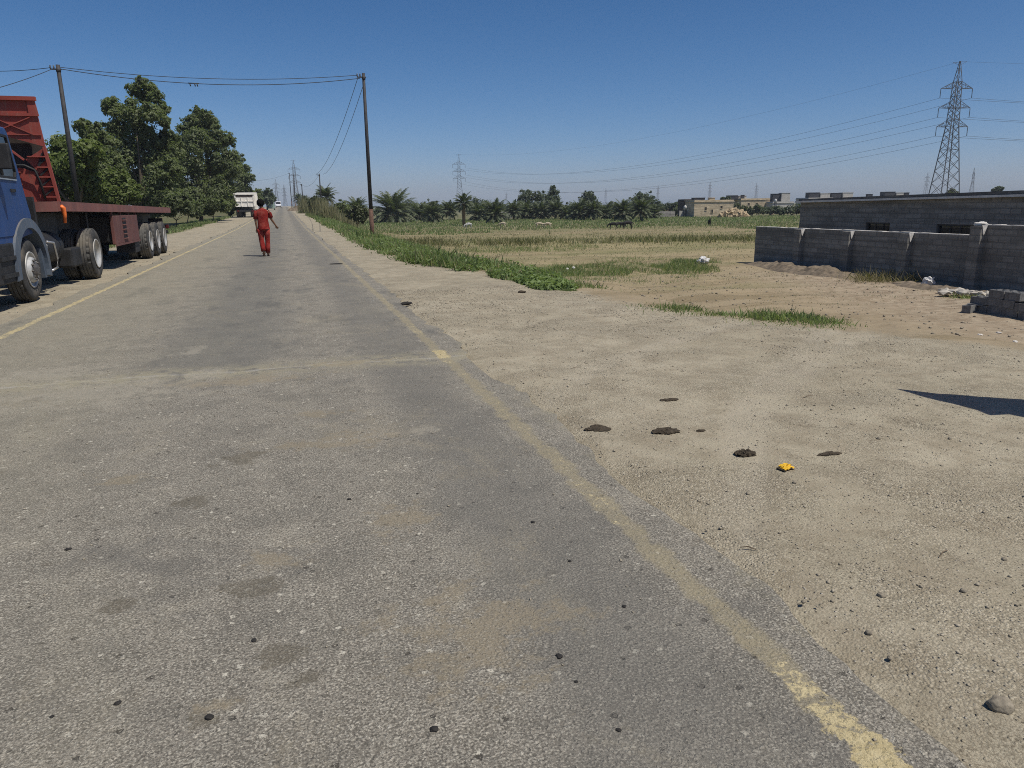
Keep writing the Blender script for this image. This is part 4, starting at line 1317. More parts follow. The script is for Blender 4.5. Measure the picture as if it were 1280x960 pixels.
# --- date palms
def frond(base, az, e0, L, droop, r, nl, wl, lw):
    """returns leaflet and midrib triangles of one feather frond"""
    tr = []
    h = np.array((math.cos(az), math.sin(az), 0.0))
    side = np.array((-math.sin(az), math.cos(az), 0.0))
    p = np.array(base, float)
    pts = [p]
    e = e0
    ns = 10
    for i in range(ns):
        e -= droop / ns * (.5 + i / ns)
        p = p + (h * math.cos(e) + np.array((0, 0, 1)) * math.sin(e)) * (L / ns)
        pts.append(p)
    pts = np.array(pts)
    for i in range(ns):
        w = .035 * (1 - i / ns) + .008
        tr += [[pts[i] - side * w, pts[i] + side * w, pts[i + 1]]]
    for k in range(nl):
        t = .18 + .80 * k / nl
        i = min(int(t * ns), ns - 1)
        f = t * ns - i
        q = pts[i] * (1 - f) + pts[i + 1] * f
        tan = unit(pts[i + 1] - pts[i])
        up = np.cross(side, tan)
        ll = wl * math.sin(math.pi * min(.98, .18 + t * .78)) * r.uniform(.8, 1.15)
        for s in (-1, 1):
            d = unit(side * s * .75 + tan * .75 - np.array((0, 0, 1)) * r.uniform(-.05, .35) + up * r.uniform(-.1, .35))
            tr.append([q - tan * lw, q + tan * lw, q + d * ll])
    return tr
def make_palm(name, label, loc, trunk_h, L, nf, seed, group=None, dead=8, rz=0, scale=1.0, trunk_r=.22, nl=34, wl=.42, lw=.045):
    r = np.random.default_rng(seed)
    T = thing(name, label, 'palm', loc, rz, group, scale)
    tri = []
    for k in range(nf):
        u = (k + .5) / nf
        e0 = R(86 - 92 * u + r.uniform(-8, 8))
        tri += frond((0, 0, trunk_h + .25 * (1 - u)), k * 2.399 + r.uniform(-.2, .2), e0, L * r.uniform(.8, 1.08) * (.8 + .2 * math.sin(math.pi * min(1, u + .25))), R(58 + 26 * u), r, nl, wl, lw)
    poly_mesh('crown', np.array(tri), 'palm_leaf', T)
    if dead:
        tri = []
        for k in range(dead):
            tri += frond((0, 0, trunk_h), k * 2.399 + r.uniform(-.3, .3), R(-35 + r.uniform(-25, 15)), L * r.uniform(.45, .75), R(55), r, 14, wl * .7, .03)
        poly_mesh('dry_fronds', np.array(tri), 'palm_dry', T)
    m = MB()
    pr = [(-.3, trunk_r * 1.25)]
    z = 0
    while z < trunk_h + .15:
        pr += [(z, trunk_r * 1.12), (z + .12, trunk_r * .92)]
        z += .16
    pr.append((trunk_h + .2, trunk_r * .6))
    m.lathe(pr, 'z', 12)
    m.build('trunk', 'palm_bark', T)
    return T
def palm_at(px, base_y, top_y, kind_label, seed, trunk=.25, spread=1.0, nf=44, ground=-1.3, group=None, name='date_palm', dead=8, depth=None):
    if depth is None:
        q = gp(px, base_y, ground)
    else:
        q = dp(px, base_y, depth)
    d = (q - np.array([0, 0, CAMH])) @ FW
    H = (base_y - top_y) * d / FPX
    th = H * trunk
    L = (H - th) * 1.02 * spread
    return make_palm(name, kind_label, (q[0], q[1], gz(q[0], q[1])), th, L, nf, seed, group, dead, trunk_r=max(.18, .045 * H), wl=.20 * L + .12, lw=.03 + .011 * L)
palm_at(492, 278, 229, 'large bushy date palm with fronds to the ground, right of the tall dark roadside pole', 1, .16, .98, 64, dead=18)
palm_at(580, 282, 236, 'date palm with a thick bare brown trunk at the edge of the field', 2, .55, .9, 34, dead=4)
palm_at(447, 276, 238, 'date palm crown showing just left of the tall dark roadside pole', 3, .40, 1.0, 46, depth=120)
palm_at(409, 276, 229, 'date palm standing above the reeds near the second roadside pole', 4, .55, .95, 44, depth=118)
palm_at(374, 262, 240, 'far small palm above the road bend beside the slim poles', 5, .5, .9, 30, depth=200)
palm_at(381, 264, 241, 'far small palm right of the slim poles, above the brown rubbish heap', 6, .5, .9, 30, depth=190)

GROVE = [  # px, base, top, label
    (525, 276, 250, 'low palm tuft between the large bushy palm and the rounded grey-green bush'), (541, 278, 251, 'low palm with upright fronds, first to the left of the bare-trunk palm'),
    (562, 275, 249, 'palm close behind the left side of the bare-trunk palm'), (600, 276, 248, 'palm just right of the bare-trunk palm'),
    (619, 278, 247, 'palm with stiff fan of fronds left of the small white wall'), (642, 275, 250, 'palm right beside the small white wall'),
    (659, 274, 248, 'palm below the left clump of dark broad trees'), (676, 274, 250, 'palm below the middle of the dark broad trees'),
    (694, 274, 249, 'palm below the slender pointed tree'), (710, 274, 253, 'palm in the gap right of the slender pointed tree'),
    (724, 275, 247, 'palm under the left side of the lone bluish tree'), (741, 275, 249, 'palm under the right side of the lone bluish tree'),
    (758, 274, 252, 'palm between the lone bluish tree and the black goats'), (778, 276, 247, 'tall-fronded palm directly above the black goats'),
    (801, 277, 246, 'palm right of the black goats in front of the broad dome-shaped tree'), (817, 273, 254, 'palm at the left end of the pale block wall'),
]
for i, (px, by, ty, lb) in enumerate(GROVE):
    palm_at(px, by, ty, lb, 20 + i, .14 + .1 * (i % 3), 1.08, 52, group='palms along the far field edge', dead=6)

FAR_TREES = [
    (536, 170, [(535, 258, 7), (543, 256, 6), (528, 260, 6), (538, 264, 7)], 'leaf_grey', 'rounded grey-green bush between two low palms at the field edge'),
    (505, 200, [(512, 257, 6), (520, 259, 6), (504, 260, 6)], 'leaf_far', 'dark bush behind the right side of the large bushy palm'),
    (612, 185, [(596, 254, 8), (608, 256, 8), (584, 255, 7), (622, 258, 6)], 'leaf_far', 'long dark bush behind the bare-trunk palm'),
    (659, 175, [(655, 245, 7), (661, 243, 6), (667, 247, 8), (650, 253, 8), (662, 256, 9)], 'leaf_far', 'dark broad tree, left one of the far clump behind the palms'),
    (680, 175, [(676, 247, 7), (682, 246, 6), (674, 255, 8), (684, 256, 8)], 'leaf_far', 'dark broad tree, middle one of the far clump behind the palms'),
    (692, 172, [(691, 236, 4), (690, 242, 5), (695, 240, 4), (694, 248, 7), (688, 254, 7), (698, 256, 6)], 'leaf_far', 'slender pointed dark tree at the right of the far clump'),
    (735, 180, [(732, 244, 5), (737, 243, 5), (741, 248, 5), (729, 250, 6), (736, 254, 8), (746, 256, 5)], 'leaf_far', 'lone bluish tree with a squarish top midway along the far field edge'),
    (716, 195, [(712, 260, 5), (718, 259, 4), (706, 261, 5)], 'leaf_far', 'low dark bush in the gap left of the lone bluish tree'),
    (763, 195, [(760, 259, 6), (768, 258, 5), (752, 260, 5), (773, 262, 5)], 'leaf_far', 'low dark bush left of the dome-shaped tree'),
    (803, 172, [(800, 248, 8), (808, 248, 8), (794, 252, 7), (815, 252, 7), (804, 255, 10), (822, 255, 5)], 'leaf_far', 'broad dome-shaped dark tree behind the black goats'),
    (832, 185, [(826, 258, 5), (836, 258, 6), (843, 258, 5)], 'leaf_far', 'dark hedge-like tree above the pale block wall'),
    (848, 168, [(846, 262, 4), (850, 258, 4), (844, 267, 3), (851, 265, 4)], 'leaf_deep', 'small dark tree at the right end of the pale block wall'),
    (923, 165, [(921, 258, 4), (925, 262, 4), (930, 260, 4)], 'leaf_grey', 'grey-green bush at the right corner of the tan house'),
    (940, 158, [(938, 264, 5), (948, 262, 6), (956, 263, 5)], 'leaf_far', 'dark hedge tree right of the tan rubble heap'),
    (965, 158, [(964, 263, 6), (973, 263, 6), (980, 264, 5)], 'leaf_far', 'dark hedge tree below the black rooftop tank'),
    (992, 158, [(988, 262, 6), (996, 261, 7), (1004, 260, 6)], 'leaf_far', 'dark hedge tree beside the corner of the block building'),
    (858, 200, [(852, 253, 3), (856, 256, 4), (846, 255, 3)], 'leaf_far', 'small far tree above the white dome tank'),
    (905, 190, [(904, 249, 3), (910, 249, 3)], 'leaf_far', 'tree top showing over the flat roof of the tan house'),
    (1190, 190, [(1190, 239, 4), (1186, 243, 4), (1195, 243, 4)], 'leaf_grey', 'yellowish bush top at the foot of the big pylon'),
    (1247, 190, [(1246, 236, 3), (1251, 236, 3), (1243, 238, 3)], 'leaf_far', 'dark bush top over the right end of the block building roof'),
]
for i, (bx, dpt, bl, mt, lb) in enumerate(FAR_TREES):
    pix_tree('bush' if 'bush' in lb else 'tree', lb, 'bush' if 'bush' in lb else 'tree', dpt, bx, bl, mt, 2600 if len(bl) > 4 else 1500, .42, 'trees and bushes along the far field edge', 300 + i, .16, base_z=-1.3, k=6)

r = np.random.default_rng(77)
bl = []
for k in range(150):
    px = r.uniform(470, 868)
    d_ = r.uniform(196, 240)
    bl.append((dp(px, 266 - 6 * float(value_noise(px, 0, 23, 3)) - r.uniform(0, 3), d_), r.uniform(.9, 1.7)))
for k in range(46):
    px = r.uniform(380, 470)
    d_ = r.uniform(205, 240)
    bl.append((dp(px, 268 - 6 * float(value_noise(px, 0, 23, 3)) - r.uniform(0, 3), d_), r.uniform(.8, 1.5)))
cm = crown_mesh('tree_belt', bl, 16000, .55, 'leaf_far', None, r, 4, .5)
tag(cm, 'dark continuous belt of far trees behind the palms', kind='stuff')

# --- right verge bushes and reeds beyond the first pole
RV = [
    ('bush', 78, 446, [(446, 262, 7), (454, 266, 7), (440, 268, 6), (450, 272, 6)], 'leaf_grey', 'grey-green bush at the foot of the palm left of the tall dark pole', 2600),
    ('bush', 95, 424, [(420, 262, 7), (428, 258, 7), (434, 264, 6), (424, 268, 6)], 'leaf_mid', 'green bush between the two palms on the right verge', 2600),
    ('bush', 105, 392, [(390, 254, 6), (396, 250, 7), (402, 256, 6), (392, 262, 6)], 'leaf_grey', 'grey-green bush on the right verge below the second roadside pole', 2600),
    ('bush', 150, 378, [(376, 254, 4), (382, 252, 4), (380, 259, 4)], 'leaf_far', 'dark bush at the far end of the right verge', 1400),
]
for i, (nm, dpt, bx, bl, mt, lb, n) in enumerate(RV):
    pix_tree(nm, lb, 'bush', dpt, bx, bl, mt, n, .24, 'bushes on the right verge', 500 + i, .05)

def blades(name, X, Y, H, wid, mat, kind=None, label=None, cat=None, group=None, lean=.35, parent=None, origin=(0, 0, 0), seed=0, Z=None):
    r = np.random.default_rng(seed)
    n = len(X)
    z = ground_z(X, Y) if Z is None else Z
    b = np.stack([X, Y, z - .03], -1) - np.array(origin)
    a = r.uniform(0, 2 * math.pi, n)
    s = np.stack([np.cos(a), np.sin(a), np.zeros(n)], -1)
    ln = r.normal(size=(n, 3)) * lean
    ln[:, 2] = 1
    tip = b + unit(ln) * np.asarray(H)[:, None]
    w = (np.asarray(wid) * r.uniform(.6, 1.3, n))[:, None]
    mid = b * .45 + tip * .55 + np.stack([np.zeros(n), np.zeros(n), np.asarray(H) * .08], -1)
    V = np.stack([b - s * w * .5, b + s * w * .5, mid + s * w * .32, tip, mid - s * w * .32], 1)
    o = poly_mesh(name, V, mat, parent)
    if parent is None:
        tag(o, label, cat, group, kind)
    return o
def clump_leaves(name, C, rad, n_each, size, mat, seed, **k):
    r = np.random.default_rng(seed)
    n = len(C) * n_each
    c0 = np.repeat(C, n_each, 0)
    rr = np.repeat(rad, n_each)
    d = unit(r.normal(size=(n, 3)))
    d[:, 2] = np.abs(d[:, 2])
    c = c0 + d * (rr * r.uniform(.3, 1.05, n))[:, None]
    o = poly_mesh(name, leaves(c, unit(d + r.normal(size=(n, 3)) * .6 + np.array((0, 0, .4))), size, .45, r), mat)
    return tag(o, **k)

# --- tall green weeds along the right shoulder
r = np.random.default_rng(11)
def strip_pts(n, y0, y1, wfun, r, p=1.0):
    y = y0 + (y1 - y0) * r.uniform(0, 1, n) ** p
    w = np.interp(y, *wfun)
    u = r.uniform(0, 1, n)
    jag = (value_noise(y, y * 0, 1.1, 4) - .5) * .9 + (value_noise(y, y * 0, .35, 5) - .5) * .4
    x = edge_x(y) - .05 + jag * (1 - u) * .6 + u * w
    return x, y
WF = ([12.2, 13.5, 15, 17, 20, 26, 34, 45, 60, 80, 100, 150], [.25, .6, 1.2, 2.4, 3.9, 5.2, 6.0, 6.2, 5.5, 4.5, 3.5, 2.5])
x, y = strip_pts(52000, 12.3, 120, WF, r, 1.75)
den = value_noise(x, y, 1.3, 21)
keep = den + r.uniform(-.25, .25, len(x)) > .30
x, y = x[keep], y[keep]
hh = (.14 + .46 * value_noise(x, y, 1.7, 22)) * np.exp(r.normal(size=len(x)) * .2) * .78 * np.clip((y - 11.5) / 8, .25, 1)
blades('tall_weeds', x, y, hh, .022 + .0007 * y, 'grass', kind='stuff', label='dense green grass and weeds along the right shoulder', seed=1, lean=.45)
x, y = strip_pts(2100, 12.6, 90, WF, r, 1.6)
C = np.stack([x, y, ground_z(x, y)], -1)
clump_leaves('broadleaf_weeds', C, r.uniform(.14, .42, len(x)) * np.clip((y - 11) / 8, .35, 1), 20, .085, 'weed', 2, kind='stuff', label='broad-leaved green weeds along the right shoulder')

# --- other grass patches
def patch(px, py, rx, ry, n, h, name, mat, seed, z=None, wid=.012, lean=.4, label=None):
    r = np.random.default_rng(seed)
    q = gp(px, py, -1.3 if z is None else z)
    a = r.uniform(0, 2 * math.pi, n); t = np.sqrt(r.uniform(0, 1, n))
    X = q[0] + rx * t * np.cos(a); Y = q[1] + ry * t * np.sin(a)
    k = value_noise(X, Y, .8, seed) + r.uniform(-.2, .2, n) > .36
    X, Y = X[k], Y[k]
    return X, Y, h * r.uniform(.4, 1.3, len(X)) * (.6 + .8 * value_noise(X, Y, 1.1, seed + 1))
XS, YS, HS = [], [], []
def along(px0, py0, px1, py1, n, wdt, h, z, seed):
    r = np.random.default_rng(seed)
    a, b = gp(px0, py0, z), gp(px1, py1, z)
    t = r.uniform(0, 1, n)
    X = a[0] + (b[0] - a[0]) * t + r.normal(size=n) * wdt * .5
    Y = a[1] + (b[1] - a[1]) * t + r.normal(size=n) * wdt * .5
    k = value_noise(X, Y, .7, seed) + r.uniform(-.2, .2, n) > .34
    XS.append(X[k]); YS.append(Y[k]); HS.append(h * np.exp(r.normal(size=k.sum()) * .22) * .72 * (.5 + value_noise(X[k], Y[k], .8, seed + 3)))
along(815, 387, 1060, 415, 2000, .42, .09, -.05, 31)
along(945, 401, 1035, 412, 1700, .36, .17, -.08, 32)
along(840, 389, 930, 398, 800, .32, .13, -.06, 37)
along(690, 352, 745, 366, 2600, .35, .18, -.1, 33)
for (px, py, rx, ry, n, h) in [(735, 340, 1.8, 2.2, 3600, .26), (845, 337, 2.0, 1.6, 3200, .28), (780, 346, 3.0, 3.0, 2600, .16), (660, 312, 5, 3, 3000, .3), (870, 331, 1.2, 1.0, 1800, .32), (800, 330, 3.0, 2.5, 1800, .2), (690, 341, 1.2, 2.0, 2200, .28)]:
    X, Y, H_ = patch(px, py, rx, ry, n, h, '', '', 40 + px % 17)
    XS.append(X); YS.append(Y); HS.append(H_)
X, Y, H_ = map(np.concatenate, (XS, YS, HS))
blades('low_grass', X, Y, H_, np.full(len(X), .017), 'grass', kind='stuff', label='low green grass patches at the edge of the dirt and in the field', seed=3, lean=.6)

# --- stubble over the field, thinning out with distance
r = np.random.default_rng(12)
n = 110000
dep = 13 + 95 * r.uniform(0, 1, n) ** 1.6
lat = r.uniform(-.30, .72, n) * dep
cs, sn = math.cos(R(YAW)), math.sin(R(YAW))
X, Y = lat * cs + dep * sn, -lat * sn + dep * cs
k = (X > edge_x(Y) + 2.4) & ~((X > 19.5) & (Y < 31.5)) & ~((X > 9.5) & (Y < 17)) & (value_noise(X, Y, 2.4, 41) + .5 * value_noise(X, Y, .6, 42) + r.uniform(-.3, .3, n) > .62)
X, Y, dep, lat = X[k], Y[k], dep[k], lat[k]
bandd = np.interp(dep, [13, 30, 50, 56, 62, 68, 84, 90, 110], [.045, .07, .12, .36, .20, .16, .14, .30, .34])
blades('stubble', X, Y, bandd * r.uniform(.4, 1.3, len(X)), .012 + .0006 * dep, 'stubble', kind='stuff', label='dry yellow stubble over the harvested field', seed=4, lean=.5)
n = 34000
dep = 72 + 85 * r.uniform(0, 1, n)
lat = r.uniform(-.2, .5, n) * dep
X, Y = lat * cs + dep * sn, -lat * sn + dep * cs
k = (X > edge_x(Y) + 5) & (value_noise(X, Y, 9, 43) + .3 * value_noise(X, Y, 2, 44) + (dep - 74) * .012 > .72)
X, Y, dep = X[k], Y[k], dep[k]
blades('field_grass', X, Y, r.uniform(.12, .34, len(X)), .09 + .0004 * dep, 'grass', kind='stuff', label='green crop in the far half of the field', seed=5, lean=.4)
# --- olive row of coarse weeds across the field
r = np.random.default_rng(14)
n = 9000
dep = 56 + r.normal(size=n) * 1.6 + 2.5 * (r.uniform(0, 1, n) > .8)
lat = r.uniform(-.16, .66, n) * 56
X, Y = lat * cs + dep * sn, -lat * sn + dep * cs
k = (value_noise(X, Y * 0, 3.2, 61) + .5 * value_noise(X, Y * 0, .9, 62) + r.uniform(-.15, .15, n) > .72) & (X > edge_x(Y) + 5)
X, Y = X[k], Y[k]
blades('weed_row', X, Y, .55 * r.uniform(.4, 1.2, len(X)), np.full(len(X), .05), 'olive', kind='stuff', label='olive-brown row of coarse weeds across the middle of the field', seed=8, lean=.5)
# --- left verge grass
n = 16000
Y = 33 + 75 * r.uniform(0, 1, n) ** 1.2
X = -6.9 - 3.6 * r.uniform(0, 1, n) ** .8 + (value_noise(Y, Y * 0, 2.0, 51) - .5) * 1.0
blades('verge_grass', X, Y, r.uniform(.12, .38, n), .02 + .0007 * Y, 'grass', kind='stuff', label='green grass on the left verge under the trees', seed=6, lean=.5)
# --- pale reeds on the right verge
for i, (px, dpt, wd, hh_, lb) in enumerate([(405, 92, 1.3, 2.6, 'pale reed clump in front of the palm near the second roadside pole'), (413, 84, 1.1, 1.9, 'shorter pale reed clump nearest the viewer on the right verge'), (398, 108, 1.4, 2.6, 'pale reed clump left of the second roadside pole'),
                                             (386, 128, 1.5, 3.0, 'pale thin reed clump furthest along the right verge'), (434, 92, 1.4, 1.8, 'pale reed clump beside the grey-green bush by the tall dark pole')]):
    q = dp(px, 266, dpt)
    rr = np.random.default_rng(600 + i)
    g0 = gz(q[0], q[1])
    T = thing('reed_clump', lb, 'reeds', (q[0], q[1], g0), 0, 'reed clumps on the right verge')
    m_ = 900
    X = q[0] + rr.normal(size=m_) * wd * .45; Y = q[1] + rr.normal(size=m_) * wd * .5
    blades('stalks', X, Y, hh_ * rr.uniform(.45, 1.1, m_), np.full(m_, .05), 'reed', parent=T, origin=(q[0], q[1], g0), seed=610 + i, lean=.16)
    blades('green_leaves', X[:400], Y[:400], hh_ * .6 * rr.uniform(.4, 1.0, 400), np.full(400, .06), 'grass', parent=T, origin=(q[0], q[1], g0), seed=620 + i, lean=.3)

# ================================================================== walls and building on the right
WX = 21.3
def wall_thing(label, y0, y1, top, pil, x=WX):
    T = thing('boundary_wall', label, 'wall', (x, (y0 + y1) / 2, -1.3))
    o = (-x, -(y0 + y1) / 2, 1.3)
    m = MB().box(x, x + .2, y0, y1, -1.65, top)
    m.build('wall_panel', 'block', T, o)
    rr = np.random.default_rng(int(y0 * 10))
    m = MB()
    yy = y0
    while yy < y1 - .01:                                 # uneven mortar capping
        y2 = min(y1, yy + rr.uniform(.25, .6))
        m.box(x - .012, x + .212, yy, y2 - .004, top + .002, top + rr.uniform(.022, .04))
        yy = y2
    m.build('coping', 'mortar', T, o)
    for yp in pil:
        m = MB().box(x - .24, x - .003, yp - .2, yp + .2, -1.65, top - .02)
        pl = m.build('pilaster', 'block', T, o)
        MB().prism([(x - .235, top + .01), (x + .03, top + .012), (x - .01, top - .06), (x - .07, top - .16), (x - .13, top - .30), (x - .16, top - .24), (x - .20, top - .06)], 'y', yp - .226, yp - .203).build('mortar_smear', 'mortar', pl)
    return T
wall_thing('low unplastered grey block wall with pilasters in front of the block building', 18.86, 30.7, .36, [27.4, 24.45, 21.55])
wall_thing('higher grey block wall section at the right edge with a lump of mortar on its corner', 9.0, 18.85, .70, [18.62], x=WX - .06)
m = MB()
bm = bmesh.new()
bmesh.ops.create_icosphere(bm, subdivisions=3, radius=1)
for q in bm.verts:
    k = 1 + .4 * mnoise.noise(q.co * 1.8)
    q.co = Vector((WX + .0 + q.co.x * .16 * k, 18.72 + q.co.y * .2 * k, .735 + q.co.z * .08 * k))
tag(m.frombm(bm).build('mortar_lump', 'mortar'), 'pale lump of mortar on the corner where the wall steps up', 'rubble')

B = thing('block_building', 'long single-storey grey block building with a flat pale-edged roof behind the wall', 'building', (28, 22, -1.3))
bo = (-28, -22, 1.3)
BX = 24.0
wins = [(25.35, 26.7, .02, .60), (21.1, 23.0, .02, .60), (16.2, 17.8, .02, .60)]
m = MB()
ys = [8.0] + [v for w in sorted(wins) for v in (w[0], w[1])] + [31.1]
for i in range(0, len(ys) - 1, 2):
    m.box(BX, BX + .2, ys[i], ys[i + 1], -1.6, 1.50)
for (a, b, z0, z1) in wins:
    m.box(BX + .001, BX + .199, a, b, -1.6, z0)
    m.box(BX + .001, BX + .199, a, b, z1, 1.50)
m.box(BX + .2, 33.8, 30.9, 31.1, -1.6, 1.5)
m.box(33.8, 34, 8, 31.1, -1.6, 1.5)
m.box(BX + .2, 33.8, 8, 8.2, -1.6, 1.5)
m.build('wall', 'block_b', B, bo)
for (a, b, z0, z1) in wins:
    f = MB()
    f.box(BX + .06, BX + .12, a, a + .05, z0, z1); f.box(BX + .06, BX + .12, b - .05, b, z0, z1)
    f.box(BX + .06, BX + .12, a + .05, b - .05, z0, z0 + .05); f.box(BX + .06, BX + .12, a + .05, b - .05, z1 - .05, z1)
    k = a + .45
    while k < b - .1:
        f.box(BX + .08, BX + .10, k, k + .02, z0 + .05, z1 - .05); k += .45
    wn = f.build('window', 'dark_sheet', B, bo)
    MB().box(BX + .13, BX + .15, a, b, z0, z1).build('pane', 'glass', wn)
m = MB()   # roof slab rises gently towards the near end
def wedge(m, x0, x1, y0, y1, za0, za1, zb0, zb1, mi=0):
    v = [(x, y, z) for (x, y, z) in ((x0, y0, za0), (x1, y0, za0), (x1, y1, zb0), (x0, y1, zb0), (x0, y0, za1), (x1, y0, za1), (x1, y1, zb1), (x0, y1, zb1))]
    return m.add(v, [(3, 2, 1, 0), (4, 5, 6, 7), (0, 1, 5, 4), (1, 2, 6, 5), (2, 3, 7, 6), (3, 0, 4, 7)], mi)
wedge(m, BX - .22, 34.2, 7.8, 31.25, 1.70, 1.78, 1.455, 1.535)
RF = m.build('roof', 'roof_edge', B, bo)
m = MB()
wedge(m, BX - .10, 34.1, 7.9, 31.15, 1.79, 1.95, 1.538, 1.62)
m.build('roofing', 'roof_dark', RF)
m = MB()
wedge(m, BX + .002, BX + .198, 8.0, 31.1, 1.502, 1.70, 1.502, 1.452 + .003)
m.build('wall_plate', 'block_b', B, bo)

# --- soil heap, weeds, rubble and blocks at the foot of the wall
def heap(name, label, cat, path, wdt, hgt, mat, seed, group=None):
    r = np.random.default_rng(seed)
    path = np.array(path)
    nu, nv = 70, 14
    t = np.linspace(0, 1, nu)
    seg = np.linspace(0, 1, len(path))
    cx, cy = np.interp(t, seg, path[:, 0]), np.interp(t, seg, path[:, 1])
    v = []
    d = unit(np.stack([np.gradient(cx), np.gradient(cy)], -1))
    for i in range(nu):
        for j in range(nv):
            s = (j / (nv - 1) - .5) * 2
            x = cx[i] - d[i, 1] * s * wdt; y = cy[i] + d[i, 0] * s * wdt
            hz = hgt * max(0, 1 - s * s) * math.sin(math.pi * min(1, max(0, t[i]))) ** .5 * (.25 + .9 * float(value_noise(x, y, .45, seed)) + .7 * float(value_noise(x, y, .17, seed + 1)))
            v.append((x, y, gz(x, y) - .04 + hz))
    f = [(i * nv + j, i * nv + j + 1, (i + 1) * nv + j + 1, (i + 1) * nv + j) for i in range(nu - 1) for j in range(nv - 1)]
    return tag(MB().add(v, f, 0, False).build(name, mat), label, cat, group)
heap('soil_heap', 'low heap of turned brown soil along the foot of the low block wall', 'soil heap', [(20.75, 30.2), (20.5, 27), (20.45, 24.5), (20.5, 22.6)], .8, .26, 'soil_dark', 71)
heap('soil_heap', 'thin ridge of soil under the row of pale rubble by the higher wall', 'soil heap', [(20.3, 21.5), (19.9, 19.5), (19.7, 17.2), (19.6, 15)], .5, .14, 'soil_dark', 72)
def weed_thing(name, label, px, py, rad, h, n, mat, seed, z=None, wid=.018, group=None):
    q = gp(px, py, -1.3 if z is None else z)
    r = np.random.default_rng(seed)
    g0 = gz(q[0], q[1])
    X = q[0] + r.normal(size=n) * rad * .5; Y = q[1] + r.normal(size=n) * rad * .5
    T = blades(name, X, Y, h * r.uniform(.4, 1.2, n), np.full(n, wid), mat, seed=seed, lean=.7)
    return tag(T, label, 'weeds', group)
weed_thing('dry_weeds', 'sprawling straw-coloured weeds at the foot of the low block wall', 1098, 351, 1.1, .55, 500, 'drygrass', 73)
weed_thing('dry_weeds', 'small dry weed tuft behind the white scrap by the wall', 1150, 353, .5, .4, 160, 'drygrass', 74)
weed_thing('green_weeds', 'small green weed tuft between the rubble row and the block stack', 1208, 373, .45, .22, 260, 'grass', 75)
weed_thing('green_weeds', 'green weed tuft beside the white bag in the field', 862, 335, .8, .3, 420, 'grass', 76)

def lump(name, label, cat, loc, s, mat, seed, group=None, detail=2, jag=.35, rz=None):
    bm = bmesh.new()
    bmesh.ops.create_icosphere(bm, subdivisions=detail, radius=1)
    o = Vector((seed * 3.7, seed * 1.3, seed * .7))
    for q in bm.verts:
        k = 1 + jag * mnoise.noise(q.co * 1.6 + o) + jag * .5 * mnoise.noise(q.co * 4 + o)
        q.co = Vector((q.co.x * s[0] * k, q.co.y * s[1] * k, q.co.z * s[2] * k))
    ob = MB().frombm(bm, 0, detail > 2).build(name, mat, None, loc)
    ob.rotation_euler = (0, 0, random.uniform(0, 6) if rz is None else rz)
    return tag(ob, label, cat, group)
# white scrap with stick
q = gp(1160, 358, -1.3)
S = thing('white_scrap', 'white plastic scrap with a thin stick leaning at the foot of the wall', 'litter', (q[0], q[1], gz(q[0], q[1])))
bm = bmesh.new()
bmesh.ops.create_icosphere(bm, subdivisions=3, radius=1)
for p_ in bm.verts:
    k = 1 + .55 * mnoise.noise(p_.co * 2.1) + .3 * mnoise.noise(p_.co * 5)
    p_.co = Vector((p_.co.x * .17 * k, p_.co.y * .17 * k, .12 + p_.co.z * .17 * k))
MB().frombm(bm).build('sheet', 'white', S)
MB().tube([(-.1, .1, .1), (-.2, .25, .35), (-.25, .36, .62)], [.012, .01, .006], 6).build('stick', 'straw', S)
q = gp(879, 333, -1.3)
T = lump('plastic_bag', 'crumpled white plastic bag lying in the field by a green weed tuft', 'litter', (q[0], q[1], gz(q[0], q[1]) + .12), (.30, .22, .17), 'white', 5, detail=4, jag=.55)
for i, (px, py) in enumerate([(709, 338), (717, 337)]):
    q = gp(px, py, -1.2)
    lump('pale_stone', ('left' if i == 0 else 'right') + ' one of two pale round stones in the green weeds at the field edge', 'stone', (q[0], q[1], gz(q[0], q[1]) + .14), (.075, .07, .065), 'mortar', 10 + i, 'pale stones in the weeds', jag=.15)
# row of broken rubble
r = np.random.default_rng(80)
for i in range(34):
    t = i / 33
    px = 1176 + 116 * t + r.uniform(-2, 2)
    py = 362.5 + 6.5 * t + r.uniform(-2.2, 1.2)
    q = gp(px, py, -1.12)
    s = r.uniform(.07, .17)
    lump('rubble_chunk', 'chunk of pale broken block in the row along the foot of the higher wall', 'rubble', (q[0], q[1], gz(q[0], q[1]) + .10 + r.uniform(0, .06)), (s * r.uniform(1, 1.6), s, s * r.uniform(.5, .9)), 'concrete', 90 + i, 'pale rubble chunks along the wall', detail=1, jag=.5)
